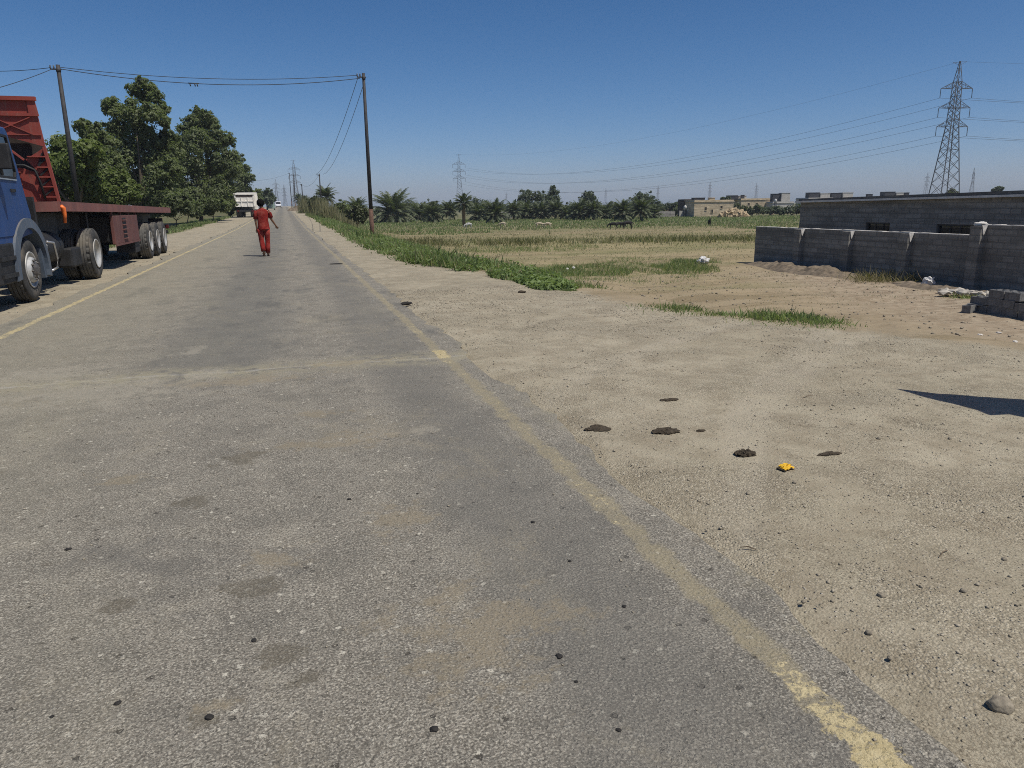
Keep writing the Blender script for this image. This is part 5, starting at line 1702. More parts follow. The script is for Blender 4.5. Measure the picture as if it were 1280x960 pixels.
# hollow blocks
def hollow_block():
    m = MB()
    L, Wd, H = .40, .20, .19
    m.box(-L / 2, L / 2, -Wd / 2, -Wd / 2 + .032, 0, H)
    m.box(-L / 2, L / 2, Wd / 2 - .032, Wd / 2, 0, H)
    for x in (-L / 2, -.0175, L / 2 - .035):
        m.box(x, x + .035, -Wd / 2 + .032, Wd / 2 - .032, 0, H)
    return m.build('concrete_block', 'loose_block', fix=False)
hbk = hollow_block()
first = True
def put_block(loc, rz, label, group, rx=0, ry=0):
    global first
    o = hbk if first else hbk.copy()
    if not first:
        COL.objects.link(o)
    first = False
    o.location = loc
    o.rotation_euler = (rx, ry, rz)
    return tag(o, label, 'concrete block', group)
bx0, by0 = 16.75, 14.35
r = np.random.default_rng(5)
for c in range(3):
    for j in range(6):
        for dpx in range(2):
            if c == 2 and (j == 0 or (j == 3 and dpx == 0)):
                continue
            lab = ('grey hollow block in the bottom course of the neat stack by the wall', 'grey hollow block in the middle course of the neat stack by the wall', 'grey hollow block in the top course of the neat stack by the wall')[c]
            put_block((bx0 + dpx * .215 + r.uniform(-.012, .012), by0 - j * .415 + (.1 if c % 2 else 0) + r.uniform(-.008, .008), gz(bx0, by0 - j * .415) - .01 + c * .193 + (0 if c == 0 else .002)), math.pi / 2 + r.uniform(-.03, .03), lab, 'concrete blocks in the stack')
for i, (px, py, rz, rx, lb) in enumerate([(1211, 389, .4, 0, 'loose grey block lying furthest left of the block stack'), (1219, 389, 2.2, math.pi / 2, 'loose grey block tipped on its side against the block stack'), (1262, 372, .9, 0, 'loose block lying askew behind the block stack')]):
    q = gp(px, py, -1.25)
    put_block((q[0], q[1], gz(q[0], q[1]) + (.1 if rx else 0)), rz, lb, 'loose concrete blocks', rx)
# chips on the yard
r = np.random.default_rng(82)
for i, (px, py) in enumerate([(1176, 431), (1184, 429), (1192, 428), (1204, 433), (1197, 429), (1249, 411), (1270, 424), (1226, 416), (1188, 466), (1180, 437)]):
    for z in (-1.2, -.9, -.6, -.3, -.1, 0):
        q = gp(px, py, z)
        if gz(q[0], q[1]) >= z - .15:
            break
    lump('pale_chip', 'flat pale chip of rubble lying on the brown yard in front of the block stack', 'rubble', (q[0], q[1], gz(q[0], q[1]) + .01), (.07 * r.uniform(.6, 1.3), .045, .022), 'mortar', 130 + i, 'pale chips on the yard', detail=1, jag=.5)

# ================================================================== poles and wires along the road
def pole(label, x, y, h, r0=.12, arms=True, lean=0.0, group='roadside wooden and steel poles'):
    z = gz(x, y)
    T = thing('utility_pole', label, 'utility pole', (x, y, z), 0, group)
    m = MB()
    m.tube([(0, 0, -.5), (0, 0, h * .18)], [r0 * 1.12, r0 * 1.08], 12)
    m.build('pole_foot', 'pole_rust', T)
    m = MB()
    m.tube([(0, 0, h * .18 - .02), (lean * .5, 0, h * .6), (lean, 0, h)], [r0, r0 * .85, r0 * .7], 12)
    m.build('shaft', 'pole', T)
    if arms:
        m = MB().beam((lean - .38, 0, h - .22), (lean + .14, 0, h - .22), .06)
        m.beam((lean, -.14, h - .30), (lean, .14, h - .30), .05)
        m.tube([(lean, 0, h - .34), (lean, 0, h - .16)], r0 * .85, 12)
        b = m.build('bracket', 'pole', T)
        for k in (-.36, -.2):
            m = MB().lathe([(h - .19, .03), (h - .14, .05), (h - .10, .03), (h - .06, .045), (h - .02, .02)], 'z', 10, c=(lean + k, 0, 0))
            m.build('insulator', 'insul', b)
    return T
poleR = (5.02, 46.0)
poleL = (-10.62, 46.0)
zR, zL = gz(*poleR), gz(*poleL)
pole('tall dark steel pole with rusty foot standing in the weeds right of the road', *poleR, 9.0 - zR)
pole('tall dark steel pole behind the red flatbed, left of the trees', *poleL, 8.85 - zL, .14)
more = [(399, 217, 112, 'second dark pole on the right verge, beside the palm and reeds'), (377, 230, 178, 'short slim pole on the right verge beyond the reeds'), (366, 218, 210, 'leaning slim pole above the road bend'), (361.5, 216, 255, 'farthest slim pole standing at the road bend')]
tops = []
for px, py, dpt, lb in more:
    t = dp(px, py, dpt)
    z = gz(t[0], t[1])
    pole(lb, t[0], t[1], t[2] - z, .11 if dpt < 150 else .14, True, .3 if 'leaning' in lb else 0)
    tops.append(t)

def wire(name, label, p, q, sag, rad, mat='wire', group=None, n=22):
    p, q = np.array(p, float), np.array(q, float)
    pts = [p + (q - p) * t - np.array((0, 0, 4 * sag * t * (1 - t))) for t in np.linspace(0, 1, n)]
    return tag(MB().tube(pts, rad, 5, cap=False).build(name, mat, fix=False), label, 'wire', group)
a, b = np.array((poleL[0], poleL[1], 8.68)), np.array((poleR[0], poleR[1], 8.76))
wire('overhead_wire', 'upper of the two wires crossing high over the road between the tall dark poles', a + (.05, 0, .06), b + (-.36, 0, .12), .38, .016)
wire('overhead_wire', 'lower of the two wires crossing high over the road between the tall dark poles', a + (.05, 0, -.02), b + (-.2, 0, -.04), .55, .019)
bw = a * .585 + b * .415
m = MB()
for dx in (-.22, .02, .14):
    m.tube([(dx, 0, -.02), (dx + .03, 0, -.16)], .03, 6)
m.tube([(-.3, 0, .0), (.24, 0, -.01)], .03, 6)
o = m.build('wire_clamp', 'wire')
o.location = bw + np.array((0, 0, -.55))
tag(o, 'small dark cluster of clamps hanging on the wires above the road', 'wire clamp')
c = dp(-60, 86, 42)
wire('overhead_wire', 'upper wire running from the left dark pole out of the left edge', a + (-.36, 0, .02), c, .15, .016)
c = dp(-70, 126, 27)
wire('overhead_wire', 'lower slanting wire running from the left dark pole out of the left edge', a + (-.3, 0, -.05), c, .12, .016)
t0 = tops[0]
for k, (dx, lb) in enumerate([(-.34, 'left of the two long wires from the tall right pole to the second pole'), (.1, 'right of the two long wires from the tall right pole to the second pole')]):
    wire('overhead_wire', lb, b + (dx, 0, -.05), t0 + np.array((dx + (.5 if k else -.2), 0, -.1)), 1.1, .016)
for (i, j, lb) in ((0, 1, 'thin wire from the second pole to the short slim pole'), (1, 3, 'thin wire between the slim poles at the road bend')):
    wire('overhead_wire', lb, tops[i] - np.array((0, 0, .12)), tops[j] - np.array((0, 0, .12)), 1.0, .016)
l0 = dp(318, 226, 230)
wire('overhead_wire', 'thin wire crossing far beyond the trees to the slim poles', l0, tops[3] - np.array((0, 0, .1)), .5, .022)

# ================================================================== transmission towers
PYH = 34.8
def body_w(z):
    return np.interp(z, [0, 20.0, 28.7, 30.2, PYH], [2.75, 1.0, .68, .66, .08])
def make_pylon(label, loc, rz, group=None, scale=1.0):
    T = thing('transmission_tower', label, 'pylon', loc, rz, group, scale)
    lv = [0, 3.6, 6.9, 9.8, 12.4, 14.7, 16.7, 18.4, 20.0, 21.6, 23.1, 24.3, 25.6, 27.0, 28.7, 30.2]
    def C(z, k):
        w = body_w(z)
        return np.array([(-w, -w, z), (w, -w, z), (w, w, z), (-w, w, z)][k])
    for k in range(4):
        m = MB()
        for z0, z1 in ((-.4, 20.0), (20.0, 30.2)):
            m.beam(C(max(z0, 0), k) + np.array((0, 0, min(z0, 0))), C(z1, k), .17 if z0 < 1 else .13)
        m.beam(C(30.2, k), C(PYH, k), .10)
        m.build('leg', 'steel', T)
    m = MB()
    for i in range(len(lv) - 1):
        z0, z1 = lv[i], lv[i + 1]
        for k in range(4):
            k2 = (k + 1) % 4
            m.beam(C(z0, k), C(z1, k2), .075)
            m.beam(C(z0, k2), C(z1, k), .075)
            if i in (0, 4, 8, 10, 12, 14):
                m.beam(C(z1, k), C(z1, k2), .085)
    for z0, z1 in ((30.2, 31.8), (31.8, 33.4)):
        for k in range(4):
            k2 = (k + 1) % 4
            m.beam(C(z0, k), C(z1, k2), .05)
    m.build('bracing', 'steel', T)
    m = MB()
    m.beam((-1.7, 0, PYH - .3), (1.7, 0, PYH - .1), .06)
    m.beam((0, 0, PYH - .9), (1.7, 0, PYH - .1), .05)
    m.beam((0, 0, PYH - .9), (-1.7, 0, PYH - .3), .05)
    m.build('earth_wire_peak', 'steel', T)
    for z in ARM_Z:
        for s in (-1, 1):
            m = MB()
            w = float(body_w(z))
            tip = np.array((s * ARM_L, 0, z))
            for yy in (-w, w):
                m.beam((s * w, yy, z), tip, .10)
                m.beam((s * w, yy, z + 1.5), tip, .085)
                for t in (.33, .66):
                    a_ = np.array((s * w, yy, z)) * (1 - t) + tip * t
                    b_ = np.array((s * w, yy, z + 1.5)) * (1 - t) + tip * t
                    m.beam(a_, b_, .05)
                    m.beam(np.array((s * w, yy, z)) * (1 - t + .33) + tip * (t - .33), b_, .05)
            ca = m.build('crossarm', 'steel', T)
            m = MB()
            pr = [(z - .05, .03)]
            for k in range(12):
                pr += [(z - .12 - k * .165, .06), (z - .17 - k * .165, .13), (z - .20 - k * .165, .06)]
            pr.append((z - 2.15, .04))
            m.lathe(pr, 'z', 8, c=tuple(tip[:2]) + (0,))
            m.build('insulator', 'insul', ca)
    return T
ARM_Z = (20.0, 24.3, 28.7)
ARM_L = 4.0
PB = dp(1177.5, 262, 183)
PZ = -1.3
prz = R(-12)
p0 = make_pylon('big lattice transmission tower rising behind the block building, nearest of all the towers', (PB[0], PB[1], PZ), prz)
def attach(base, rz, sc, side, z):
    return np.array((base[0] + math.cos(rz) * side * ARM_L * sc, base[1] + math.sin(rz) * side * ARM_L * sc, base[2] + (z - 2.15) * sc))
FT = dp(575, 257, 462)
far_pos = (FT[0], FT[1], -1.3)
def add_tower(loc, rz, sc, label):
    o = copy_tree(p0)
    o.location = loc
    o.rotation_euler = (0, 0, rz)
    o.scale = (sc,) * 3
    o['label'] = label
    o['group'] = 'far transmission towers'
    return o
add_tower(far_pos, R(-12), .97, 'far lattice tower directly above the bare-trunk palm')
for px, top, base, dpt, lb in [(822, 232, 254, 1250, 'hazy far tower right of the dome-shaped tree'), (886.5, 229, 254, 1150, 'hazy far tower above the flat roof of the tan house'), (944.5, 230, 253, 1200, 'hazy far tower between the tan buildings'),
                               (757, 236, 255, 1500, 'faintest far tower above the trees left of the dome-shaped tree'), (1213, 212, 250, 760, 'far tower just right of the big lattice tower'), (1156, 217, 250, 900, 'far tower half hidden beside the left foot of the big lattice tower'),
                               (371, 201, 258, 480, 'tallest hazy tower above the road, right of the slim poles'), (357, 231, 259, 900, 'faint hazy tower at the end of the road'), (347, 224, 259, 800, 'faint hazy tower above the white van'), (633, 240, 256, 1500, 'tiny faint tower right of the bare-trunk palm')]:
    q = dp(px, base, dpt)
    h = (base - top) * dpt / FPX + 3
    add_tower((q[0], q[1], -1.3), R(random.uniform(-30, 30)), h / PYH, lb)
# conductors
nxt = dp(1900, 150, 190)
for z in ARM_Z:
    for s in (-1, 1):
        p = attach((PB[0], PB[1], PZ), prz, 1, s, z)
        q = attach(far_pos, R(-12), .97, s, z)
        wire('power_line', 'long sagging conductor running left from the big lattice tower towards the far tower', p, q, 9.5, .028, group='conductors left of the big tower', n=40)
        e = np.array((nxt[0], nxt[1], PZ + z - 2.15)) + np.array((s * 2.5, s * 2.5, 0))
        wire('power_line', 'conductor running right from the big lattice tower out of the frame', p, e, 2.6, .028, group='conductors right of the big tower', n=24)
pk = np.array((PB[0], PB[1], PZ + PYH - .1))
wire('earth_wire', 'thin top earth wire running left from the peak of the big lattice tower', pk, np.array(far_pos) + np.array((0, 0, PYH * .97)), 7, .016, n=40)
wire('earth_wire', 'thin top earth wire running right from the peak of the big lattice tower', pk, np.array((nxt[0], nxt[1], PZ + PYH + 1)), 1.5, .016, n=20)

# ================================================================== houses beyond the field
def block_house(name, label, cat, px0, px1, top, depth, dep_m, mat, openings=(), roofbits=(), base=-1.3, yaw=None):
    """box house facing the road; openings are (px, py, w px, h px)"""
    a, b = dp(px0, 256, depth), dp(px1, 256, depth)
    cen = (a + b) / 2
    wid = float(np.linalg.norm((b - a)[:2]))
    H = float(dp((px0 + px1) / 2, top, depth)[2]) - base
    ang = math.atan2(b[1] - a[1], b[0] - a[0])
    T = thing(name, label, cat, (cen[0], cen[1], base), ang)
    m = MB()
    m.box(-wid / 2, wid / 2, 0, dep_m, -.3, H)
    m.build('wall', mat, T)
    m = MB()
    m.box(-wid / 2 - .12, wid / 2 + .12, -.12, dep_m + .12, H + .002, H + .14)
    m.box(-wid / 2, wid / 2, .0, .18, H + .142, H + .42)
    m.box(-wid / 2, -wid / 2 + .18, .182, dep_m, H + .142, H + .42)
    m.box(wid / 2 - .18, wid / 2, .182, dep_m, H + .142, H + .42)
    m.build('roof', mat, T)
    k = depth / FPX
    for (px, py, w, h, kind) in openings:
        u = (px - (px0 + px1) / 2) * k
        zc = float(dp(px, py, depth)[2]) - base
        w_, h_ = w * k, h * k
        f = MB()
        f.box(u - w_ / 2 - .07, u + w_ / 2 + .07, -.05, -.004, zc + h_ / 2, zc + h_ / 2 + .08)
        f.box(u - w_ / 2 - .07, u + w_ / 2 + .07, -.08, -.004, zc - h_ / 2 - .08, zc - h_ / 2)
        f.box(u - w_ / 2 - .07, u - w_ / 2, -.05, -.004, zc - h_ / 2, zc + h_ / 2)
        f.box(u + w_ / 2, u + w_ / 2 + .07, -.05, -.004, zc - h_ / 2, zc + h_ / 2)
        w1 = f.build(kind, mat, T)
        MB().box(u - w_ / 2, u + w_ / 2, -.02, -.003, zc - h_ / 2, zc + h_ / 2).build('pane', 'opening', w1)
    for (pa, pb, tp, dpt, mt, nm) in roofbits:
        ua, ub = (pa - (px0 + px1) / 2) * k, (pb - (px0 + px1) / 2) * k
        zt = float(dp((pa + pb) / 2, tp, depth)[2]) - base
        m = MB().bevbox(ua, ub, dpt, dpt + (ub - ua), H + .15, max(zt, H + .4), 0, .04)
        m.box(ua - .06, ub + .06, dpt - .06, dpt + (ub - ua) + .06, max(zt, H + .4) + .003, max(zt, H + .4) + .10)
        m.build(nm, mt, T)
    return T
block_house('flat_roof_house', 'tan flat-roofed house beside the rubble heap at the far field edge', 'house', 868, 917, 252.5, 150, 9, 'tan_wall', [(882.5, 261, 2, 4, 'window'), (890.5, 264, 2, 4, 'window'), (902, 259, 2.5, 3, 'window')],
            [(870, 884, 247.5, 2.0, 'dark_sheet', 'roof_shelter'), (888, 895, 247.5, 1.0, 'tan_wall', 'stair_room')])
block_house('low_house', 'dark brown sheet-roofed house left of the tan flat-roofed house', 'house', 855, 868, 251.5, 158, 6, 'brown_sheet', [(861, 262, 2, 4, 'door')])
block_house('flat_roof_house', 'tan house half hidden by the dark hedge, with rooftop boxes on its left', 'house', 926, 968, 250, 190, 9, 'tan_wall', [(936, 255, 2, 2.5, 'window'), (946, 255, 2, 2.5, 'window')], [(914.5, 926, 244.5, 3, 'dark_sheet', 'roof_room'), (927, 937, 245, 3, 'grey_render', 'roof_room'), (930, 934, 244, 2.6, 'dark_sheet', 'roof_tank')])
block_house('grey_house', 'grey house with stair tower and black roof box beyond the dark hedge', 'house', 966, 992, 254, 185, 8, 'grey_render', [(983, 260, 2, 2.5, 'window')], [(967, 976.5, 242.5, 1, 'dark_sheet', 'roof_room'), (977.2, 988, 241.5, .6, 'grey_render', 'stair_room')])
for i, (x0, x1, tp, rb, lb) in enumerate([
    (1010, 1040, 249, [(1012.5, 1025.5, 241, 1, 'dark_sheet', 'roof_room'), (1026.2, 1038, 242, .8, 'grey_render', 'stair_room')], 'far house with a black box and pale stair tower, leftmost roof above the block building'),
    (1042, 1075, 249, [(1041, 1053, 241.5, 1, 'dark_sheet', 'roof_room'), (1054, 1067, 241, .8, 'grey_render', 'stair_room')], 'far house with dark and pale roof boxes, second roof above the block building'),
    (1084, 1098, 248, [(1086, 1092, 243, 1, 'dark_sheet', 'roof_tank')], 'far house with one small dark roof tank above the block building'),
    (1104, 1140, 247, [(1107, 1120, 240, 1, 'dark_sheet', 'roof_room'), (1121, 1130, 241, .8, 'grey_render', 'stair_room'), (1132, 1137, 241, .8, 'dark_sheet', 'roof_tank')], 'far house with dark and white roof boxes close left of the big lattice tower')]):
    block_house('far_house', lb, 'house', x0, x1, tp, 200, 9, 'grey_render', [(x0 + 5, 253, 2, 2.5, 'window')], rb)
def low_wall(label, px0, px1, top, depth, mat):
    a, b = dp(px0, 262, depth), dp(px1, 262, depth)
    H = float(dp((px0 + px1) / 2, top, depth)[2]) + 1.3
    L = float(np.linalg.norm((b - a)[:2]))
    ang = math.atan2(b[1] - a[1], b[0] - a[0])
    T = thing('low_wall', label, 'wall', (a[0], a[1], -1.3), ang)
    MB().box(0, L, 0, .2, -.3, H).build('wall_panel', mat, T)
    m = MB()
    x = 0
    while x <= L + .01:
        m.box(x - .12, x + .12, -.06, -.003, -.3, H + .06)
        x += max(2.5, L / 6)
    m.build('pillar', mat, T)
low_wall('pale block wall at the far field edge below the hedge-like tree', 824, 844, 264.0, 156, 'block_pale')
low_wall('grey field wall running under the white dome tank to the tan house', 850, 872, 263.5, 156, 'grey_render')
low_wall('small white wall showing between two palms left of the sheep', 627, 640, 264.5, 160, 'block_pale')
low_wall('low pale kerb-like wall along the foot of the dark hedge', 934, 1002, 269.3, 156, 'block_pale')
for px, py, d_, rr_, lb in [(856.5, 259, 154, 2.0, 'white dome-topped water tank left of the tan house'), (969.5, 250, 183, 1.6, 'white water tank in front of the black rooftop box')]:
    q = dp(px, py, d_)
    k = d_ / FPX
    T = thing('water_tank', lb, 'water tank', (q[0], q[1], q[2] - 3 * k))
    rr_ *= k
    MB().lathe([(0, rr_), (rr_ * 1.8, rr_), (rr_ * 2.3, rr_ * .8), (rr_ * 2.6, rr_ * .35), (rr_ * 2.7, .12), (rr_ * 2.85, .12), (rr_ * 2.85, 0)], 'z', 20).build('tank', 'white', T)
    m = MB()
    h = (q[2] - 3 * k) + 1.3
    for s in (-1, 1):
        for u in (-1, 1):
            m.beam((s * rr_ * .6, u * rr_ * .6, -.002), (s * rr_ * .6, u * rr_ * .6, -h), .12)
    m.build('stand', 'steel', T)
# rubble heap before the tan house: one heap of separate chunks
r = np.random.default_rng(90)
V, F_ = [], []
m = MB()
for i in range(420):
    t = r.uniform(0, 1); px = 899 + 36 * t
    hmax = 9.0 * math.sin(math.pi * min(1, t * 1.0)) ** .7 * (.5 + .7 * r.uniform())
    py = 271.2 - hmax * r.uniform(0, 1)
    q = dp(px, py, 143 + r.uniform(-1.5, 1.5))
    bm = bmesh.new()
    bmesh.ops.create_cube(bm, size=1)
    mt = Matrix.Rotation(r.uniform(0, 6), 4, unit(r.normal(size=3)))
    s = r.uniform(.2, .65)
    for v in bm.verts:
        v.co = (mt @ Vector((v.co.x * s * 1.4, v.co.y * s, v.co.z * s * .7))) + Vector(q)
    m.frombm(bm)
tag(m.build('rubble_heap', 'rubble_tan'), 'tan heap of broken rubble in front of the right half of the tan house', 'rubble', kind='stuff')
q = dp(372, 263, 165)
heap('rubbish_heap', 'low brown heap at the right edge of the road before the far bend', 'rubbish heap', [(q[0] - 1.5, q[1] - 3), (q[0], q[1]), (q[0] + 3.5, q[1] + 2)], 1.2, .9, 'soil_dark', 95)

# ================================================================== animals
def quadruped(L, H, leg, head_low, horn=False):
    V, E, RD = [], [], []
    def a(p, rd, par=None):
        V.append(p); RD.append(rd)
        if par is not None: E.append((par, len(V) - 1))
        return len(V) - 1
    b = H * .5
    c0 = a((0, 0, H * .72), (H * .19, H * .21))
    rump = a((0, -L * .33, H * .76), (H * .17, H * .19), c0)
    tail0 = a((0, -L * .44, H * .72), H * .06, rump)
    a((0, -L * .50, H * .55), H * .03, tail0)
    chest = a((0, L * .27, H * .74), (H * .17, H * .21), c0)
    if head_low:
        nk = a((0, L * .43, H * .66), H * .10, chest)
        hd = a((0, L * .53, H * .42), H * .085, nk)
        mz = a((0, L * .58, H * .22), H * .05, hd)
    else:
        nk = a((0, L * .40, H * .95), H * .09, chest)
        hd = a((0, L * .46, H * 1.12), H * .085, nk)
        mz = a((0, L * .62, H * 1.05), H * .05, hd)
    for s in (-1, 1):
        e = a((s * H * .10, V[hd][1] - H * .05, V[hd][2] + H * .05), H * .03, hd)
        a((s * H * .19, V[hd][1] - H * .08, V[hd][2] + H * .0), H * .018, e)
        # hind leg: stifle forward, hock back
        st = a((s * H * .11, -L * .27, H * .50), H * .085, rump)
        hk = a((s * H * .11, -L * .38, H * .27), H * .040, st)
        ft = a((s * H * .11, -L * .345, H * .05), H * .030, hk)
        a((s * H * .11, -L * .31, H * .015), H * .032, ft)
        el = a((s * H * .11, L * .25, H * .50), H * .070, chest)
        kn = a((s * H * .11, L * .27, H * .27), H * .036, el)
        f2 = a((s * H * .11, L * .26, H * .05), H * .028, kn)
        a((s * H * .11, L * .29, H * .015), H * .032, f2)
    return skin_mesh(V, E, RD, 1)
sheep_me = quadruped(1.15, .80, .3, True)
goat_me = quadruped(1.25, .85, .3, True)
goat_up = quadruped(1.2, .85, .3, False)
for nm, px, py, z, me_, mt, hd_, lb, grp, cat in [
    ('sheep', 585.5, 286.5, -1.3, sheep_me, 'wool_grey', 2.2, 'pale grey sheep below the bare-trunk palm', None, 'sheep'), ('sheep', 628, 285, -1.3, sheep_me, 'wool', 1.2, 'lone cream sheep grazing left of the pair of cream sheep', None, 'sheep'),
    ('sheep', 675, 286, -1.3, sheep_me, 'wool', -1.5, 'left one of the pair of cream sheep grazing together', 'pair of sheep', 'sheep'), ('sheep', 684, 286, -1.3, sheep_me, 'wool', 1.4, 'right one of the pair of cream sheep grazing together', 'pair of sheep', 'sheep'),
    ('goat', 766.5, 286.5, -1.3, goat_me, 'goat', 1.3, 'leftmost of the three black goats grazing under the dome-shaped tree', 'black goats', 'goat'), ('goat', 775, 286, -1.3, goat_me, 'goat', -1.6, 'middle one of the three black goats grazing under the dome-shaped tree', 'black goats', 'goat'),
    ('goat', 784, 286.5, -1.3, goat_me, 'goat', 1.7, 'rightmost of the three black goats grazing under the dome-shaped tree', 'black goats', 'goat'), ('goat', 886.5, 283, -1.3, goat_up, 'goat', 3.0, 'lone black goat with its head raised in front of the tan house', None, 'goat')]:
    q = gp(px, py, z)
    if not me_.materials:
        me_.materials.append(MAT[mt])
    o = bpy.data.objects.new(nm, me_ if me_.materials[0] == MAT[mt] else me_.copy())
    if o.data.materials[0] != MAT[mt]:
        o.data.materials[0] = MAT[mt]
    COL.objects.link(o)
    o.location = (q[0], q[1], gz(q[0], q[1]) + .01)
    o.rotation_euler = (0, 0, hd_ - R(YAW))
    if px == 784: o.scale = (1.15,) * 3
    tag(o, lb, cat, grp)

# ================================================================== small things on the dirt and the road
def dung(label, px, py, rx, ry, h, seed):
    q = gp(px, py)
    r = np.random.default_rng(seed)
    m = MB()
    for i in range(9):
        a_, t = r.uniform(0, 6.28), math.sqrt(r.uniform(0, 1))
        bm = bmesh.new()
        bmesh.ops.create_icosphere(bm, subdivisions=3, radius=1)
        o = Vector(r.normal(size=3) * 5)
        cx_, cy_ = rx * .62 * t * math.cos(a_), ry * .62 * t * math.sin(a_)
        s = r.uniform(.3, .6)
        for p_ in bm.verts:
            k = 1 + .5 * mnoise.noise(p_.co * 2 + o) + .3 * mnoise.noise(p_.co * 6 + o)
            p_.co = Vector((cx_ + p_.co.x * rx * s * k, cy_ + p_.co.y * ry * s * k, h * .25 + p_.co.z * h * r.uniform(.5, 1.0) * k))
        m.frombm(bm)
    o = m.build('dung_pat', 'dung')
    o.location = (q[0], q[1], gz(q[0], q[1]))
    return tag(o, label, 'dung')
dung('large round dry dung pat nearest the asphalt on the dirt', 746, 536, .085, .075, .013, 1)
dung('thin long dry dung pat, farthest from the viewer on the dirt', 836, 502, .085, .045, .012, 2)
dung('split dry dung pat in two pieces, in the middle of the pats', 834, 541, .085, .075, .018, 3)
dung('small crumb of dung right of the split dung pat', 876, 541, .035, .02, .008, 4)
dung('thick dark dung pat just left of the yellow wrapper', 930, 569, .075, .055, .022, 5)
dung('flat thin dung pat right of and behind the yellow wrapper', 1037, 568, .075, .035, .009, 6)
q = gp(983, 587)
T = thing('wrapper', 'crumpled yellow wrapper lying on the dirt', 'litter', (q[0], q[1], gz(q[0], q[1])), .2)
m = MB()
for (xa, xb, ya, yb, z0, tilt, cur) in ((-.040, .042, -.030, .012, .010, .10, .012), (-.034, .046, .000, .034, .018, -.06, .010)):
    v = []
    for i in range(9):
        for j in range(5):
            x = xa + (xb - xa) * i / 8; y = ya + (yb - ya) * j / 4
            v.append((x, y, z0 + tilt * (y - ya) + cur * math.sin(math.pi * i / 8) * .8 + .003 * math.sin(i * 1.9 + j)))
    m.add(v, [(i * 5 + j, i * 5 + j + 1, (i + 1) * 5 + j + 1, (i + 1) * 5 + j) for i in range(8) for j in range(4)])
    m.add([(p[0], p[1], p[2] - .004) for p in v], [(i * 5 + j, (i + 1) * 5 + j, (i + 1) * 5 + j + 1, i * 5 + j + 1) for i in range(8) for j in range(4)])
m.build('foil', 'yellow', T)
MB().box(-.05, -.03, -.03, .03, .004, .010).build('torn_edge', 'dung', T)
q = gp(508, 381)
lump('dark_scrap', 'small black scrap lying where the dirt meets the road edge, far up on the right', 'litter', (q[0], q[1], gz(q[0], q[1]) + .02), (.09, .05, .03), 'tar', 31, detail=3, rz=.2)
q = gp(652, 366)
lump('dark_scrap', 'small dark clod on the dirt near the end of the tall weeds', 'litter', (q[0], q[1], gz(q[0], q[1]) + .015), (.07, .04, .03), 'dung', 32, detail=3, rz=.2)
q = gp(420, 331)
lump('rubber_strip', 'thin dark strip lying across the right edge line far up the road', 'litter', (q[0], q[1], .03), (.17, .05, .012), 'tar', 33, detail=3, rz=.05)
for px, py, s, lb in [(1250, 885, .030, 'large rounded brown stone at the lower right corner of the dirt'), (1102, 745, .014, 'angular stone with a sharp shadow, left of the small stone near the right edge'), (1204, 740, .011, 'small stone with a dark shadow side near the right edge'),
                      (1086, 792, .011, 'small stone below the angular stone'), (1256, 696, .011, 'brown clod near the right edge above the small stone'), (993, 604, .011, 'tiny dark stone just below the yellow wrapper'), (1098, 553, .012, 'tiny pale stone between the flat dung pat and the wedge shadow'),
                      (1112, 823, .008, 'tiny white pebble near the yellow line'), (1187, 551, .012, 'tiny stone under the wedge shadow')]:
    q = gp(px, py)
    lump('stone', lb, 'stone', (q[0], q[1], gz(q[0], q[1]) + s * .35), (s * 1.15, s, s * .8), 'stone', int(px), detail=3, jag=.3)
for px, py, s, lb in [(543, 918, .011, 'largest black lump on the asphalt at the bottom centre'), (699, 826, .011, 'black lump on the asphalt right of the sandy patch'), (780, 763, .008, 'black speck on the asphalt near the yellow line'), (712, 706, .007, 'black speck on the dark wheel path left of the yellow line'),
                      (773, 919, .007, 'black speck on the asphalt at the bottom right of the road'), (437, 628, .009, 'black lump on the asphalt by the thin sandy patch'), (148, 885, .009, 'reddish dark lump on the asphalt at the lower left'), (262, 903, .012, 'flat dark lump on the asphalt at the bottom left'),
                      (86, 691, .011, 'black lump on the asphalt near the left edge'), (522, 621, .006, 'tiny black speck on the asphalt above the sandy patch'), (666, 657, .009, 'black lump beside the dark wheel path'), (66, 902, .006, 'tiny black speck near the bottom left corner'),
                      (318, 806, .009, 'black lump beside the round stain on the road'), (720, 858, .006, 'tiny black speck below the black lump right of the sandy patch')]:
    q = gp(px, py)
    lump('tar_lump', lb, 'tar lump', (q[0], q[1], .016 + s * .25), (s * 1.2, s, s * .45), 'tar', int(px), detail=3, jag=.4)
for px, py, a_, L, lb in [(935, 687, 2.5, .07, 'short straw twig on the dirt near the yellow line'), (1180, 690, .4, .10, 'thin twig on the dirt below the flat dung pat'), (720, 461, .2, .12, 'thin twig on the dirt near the joint of the road'), (1010, 497, .3, .14, 'thin twig on the dirt beside the tip of the wedge shadow')]:
    q = gp(px, py)
    d = np.array((math.cos(a_), math.sin(a_), 0)) * L * .5
    p = np.array((q[0], q[1], gz(q[0], q[1]) + .006))
    tag(MB().tube([p - d, p + (.004, .006, .006), p + d], [.0022, .0028, .0015], 6).build('twig', 'straw'), lb, 'twig')

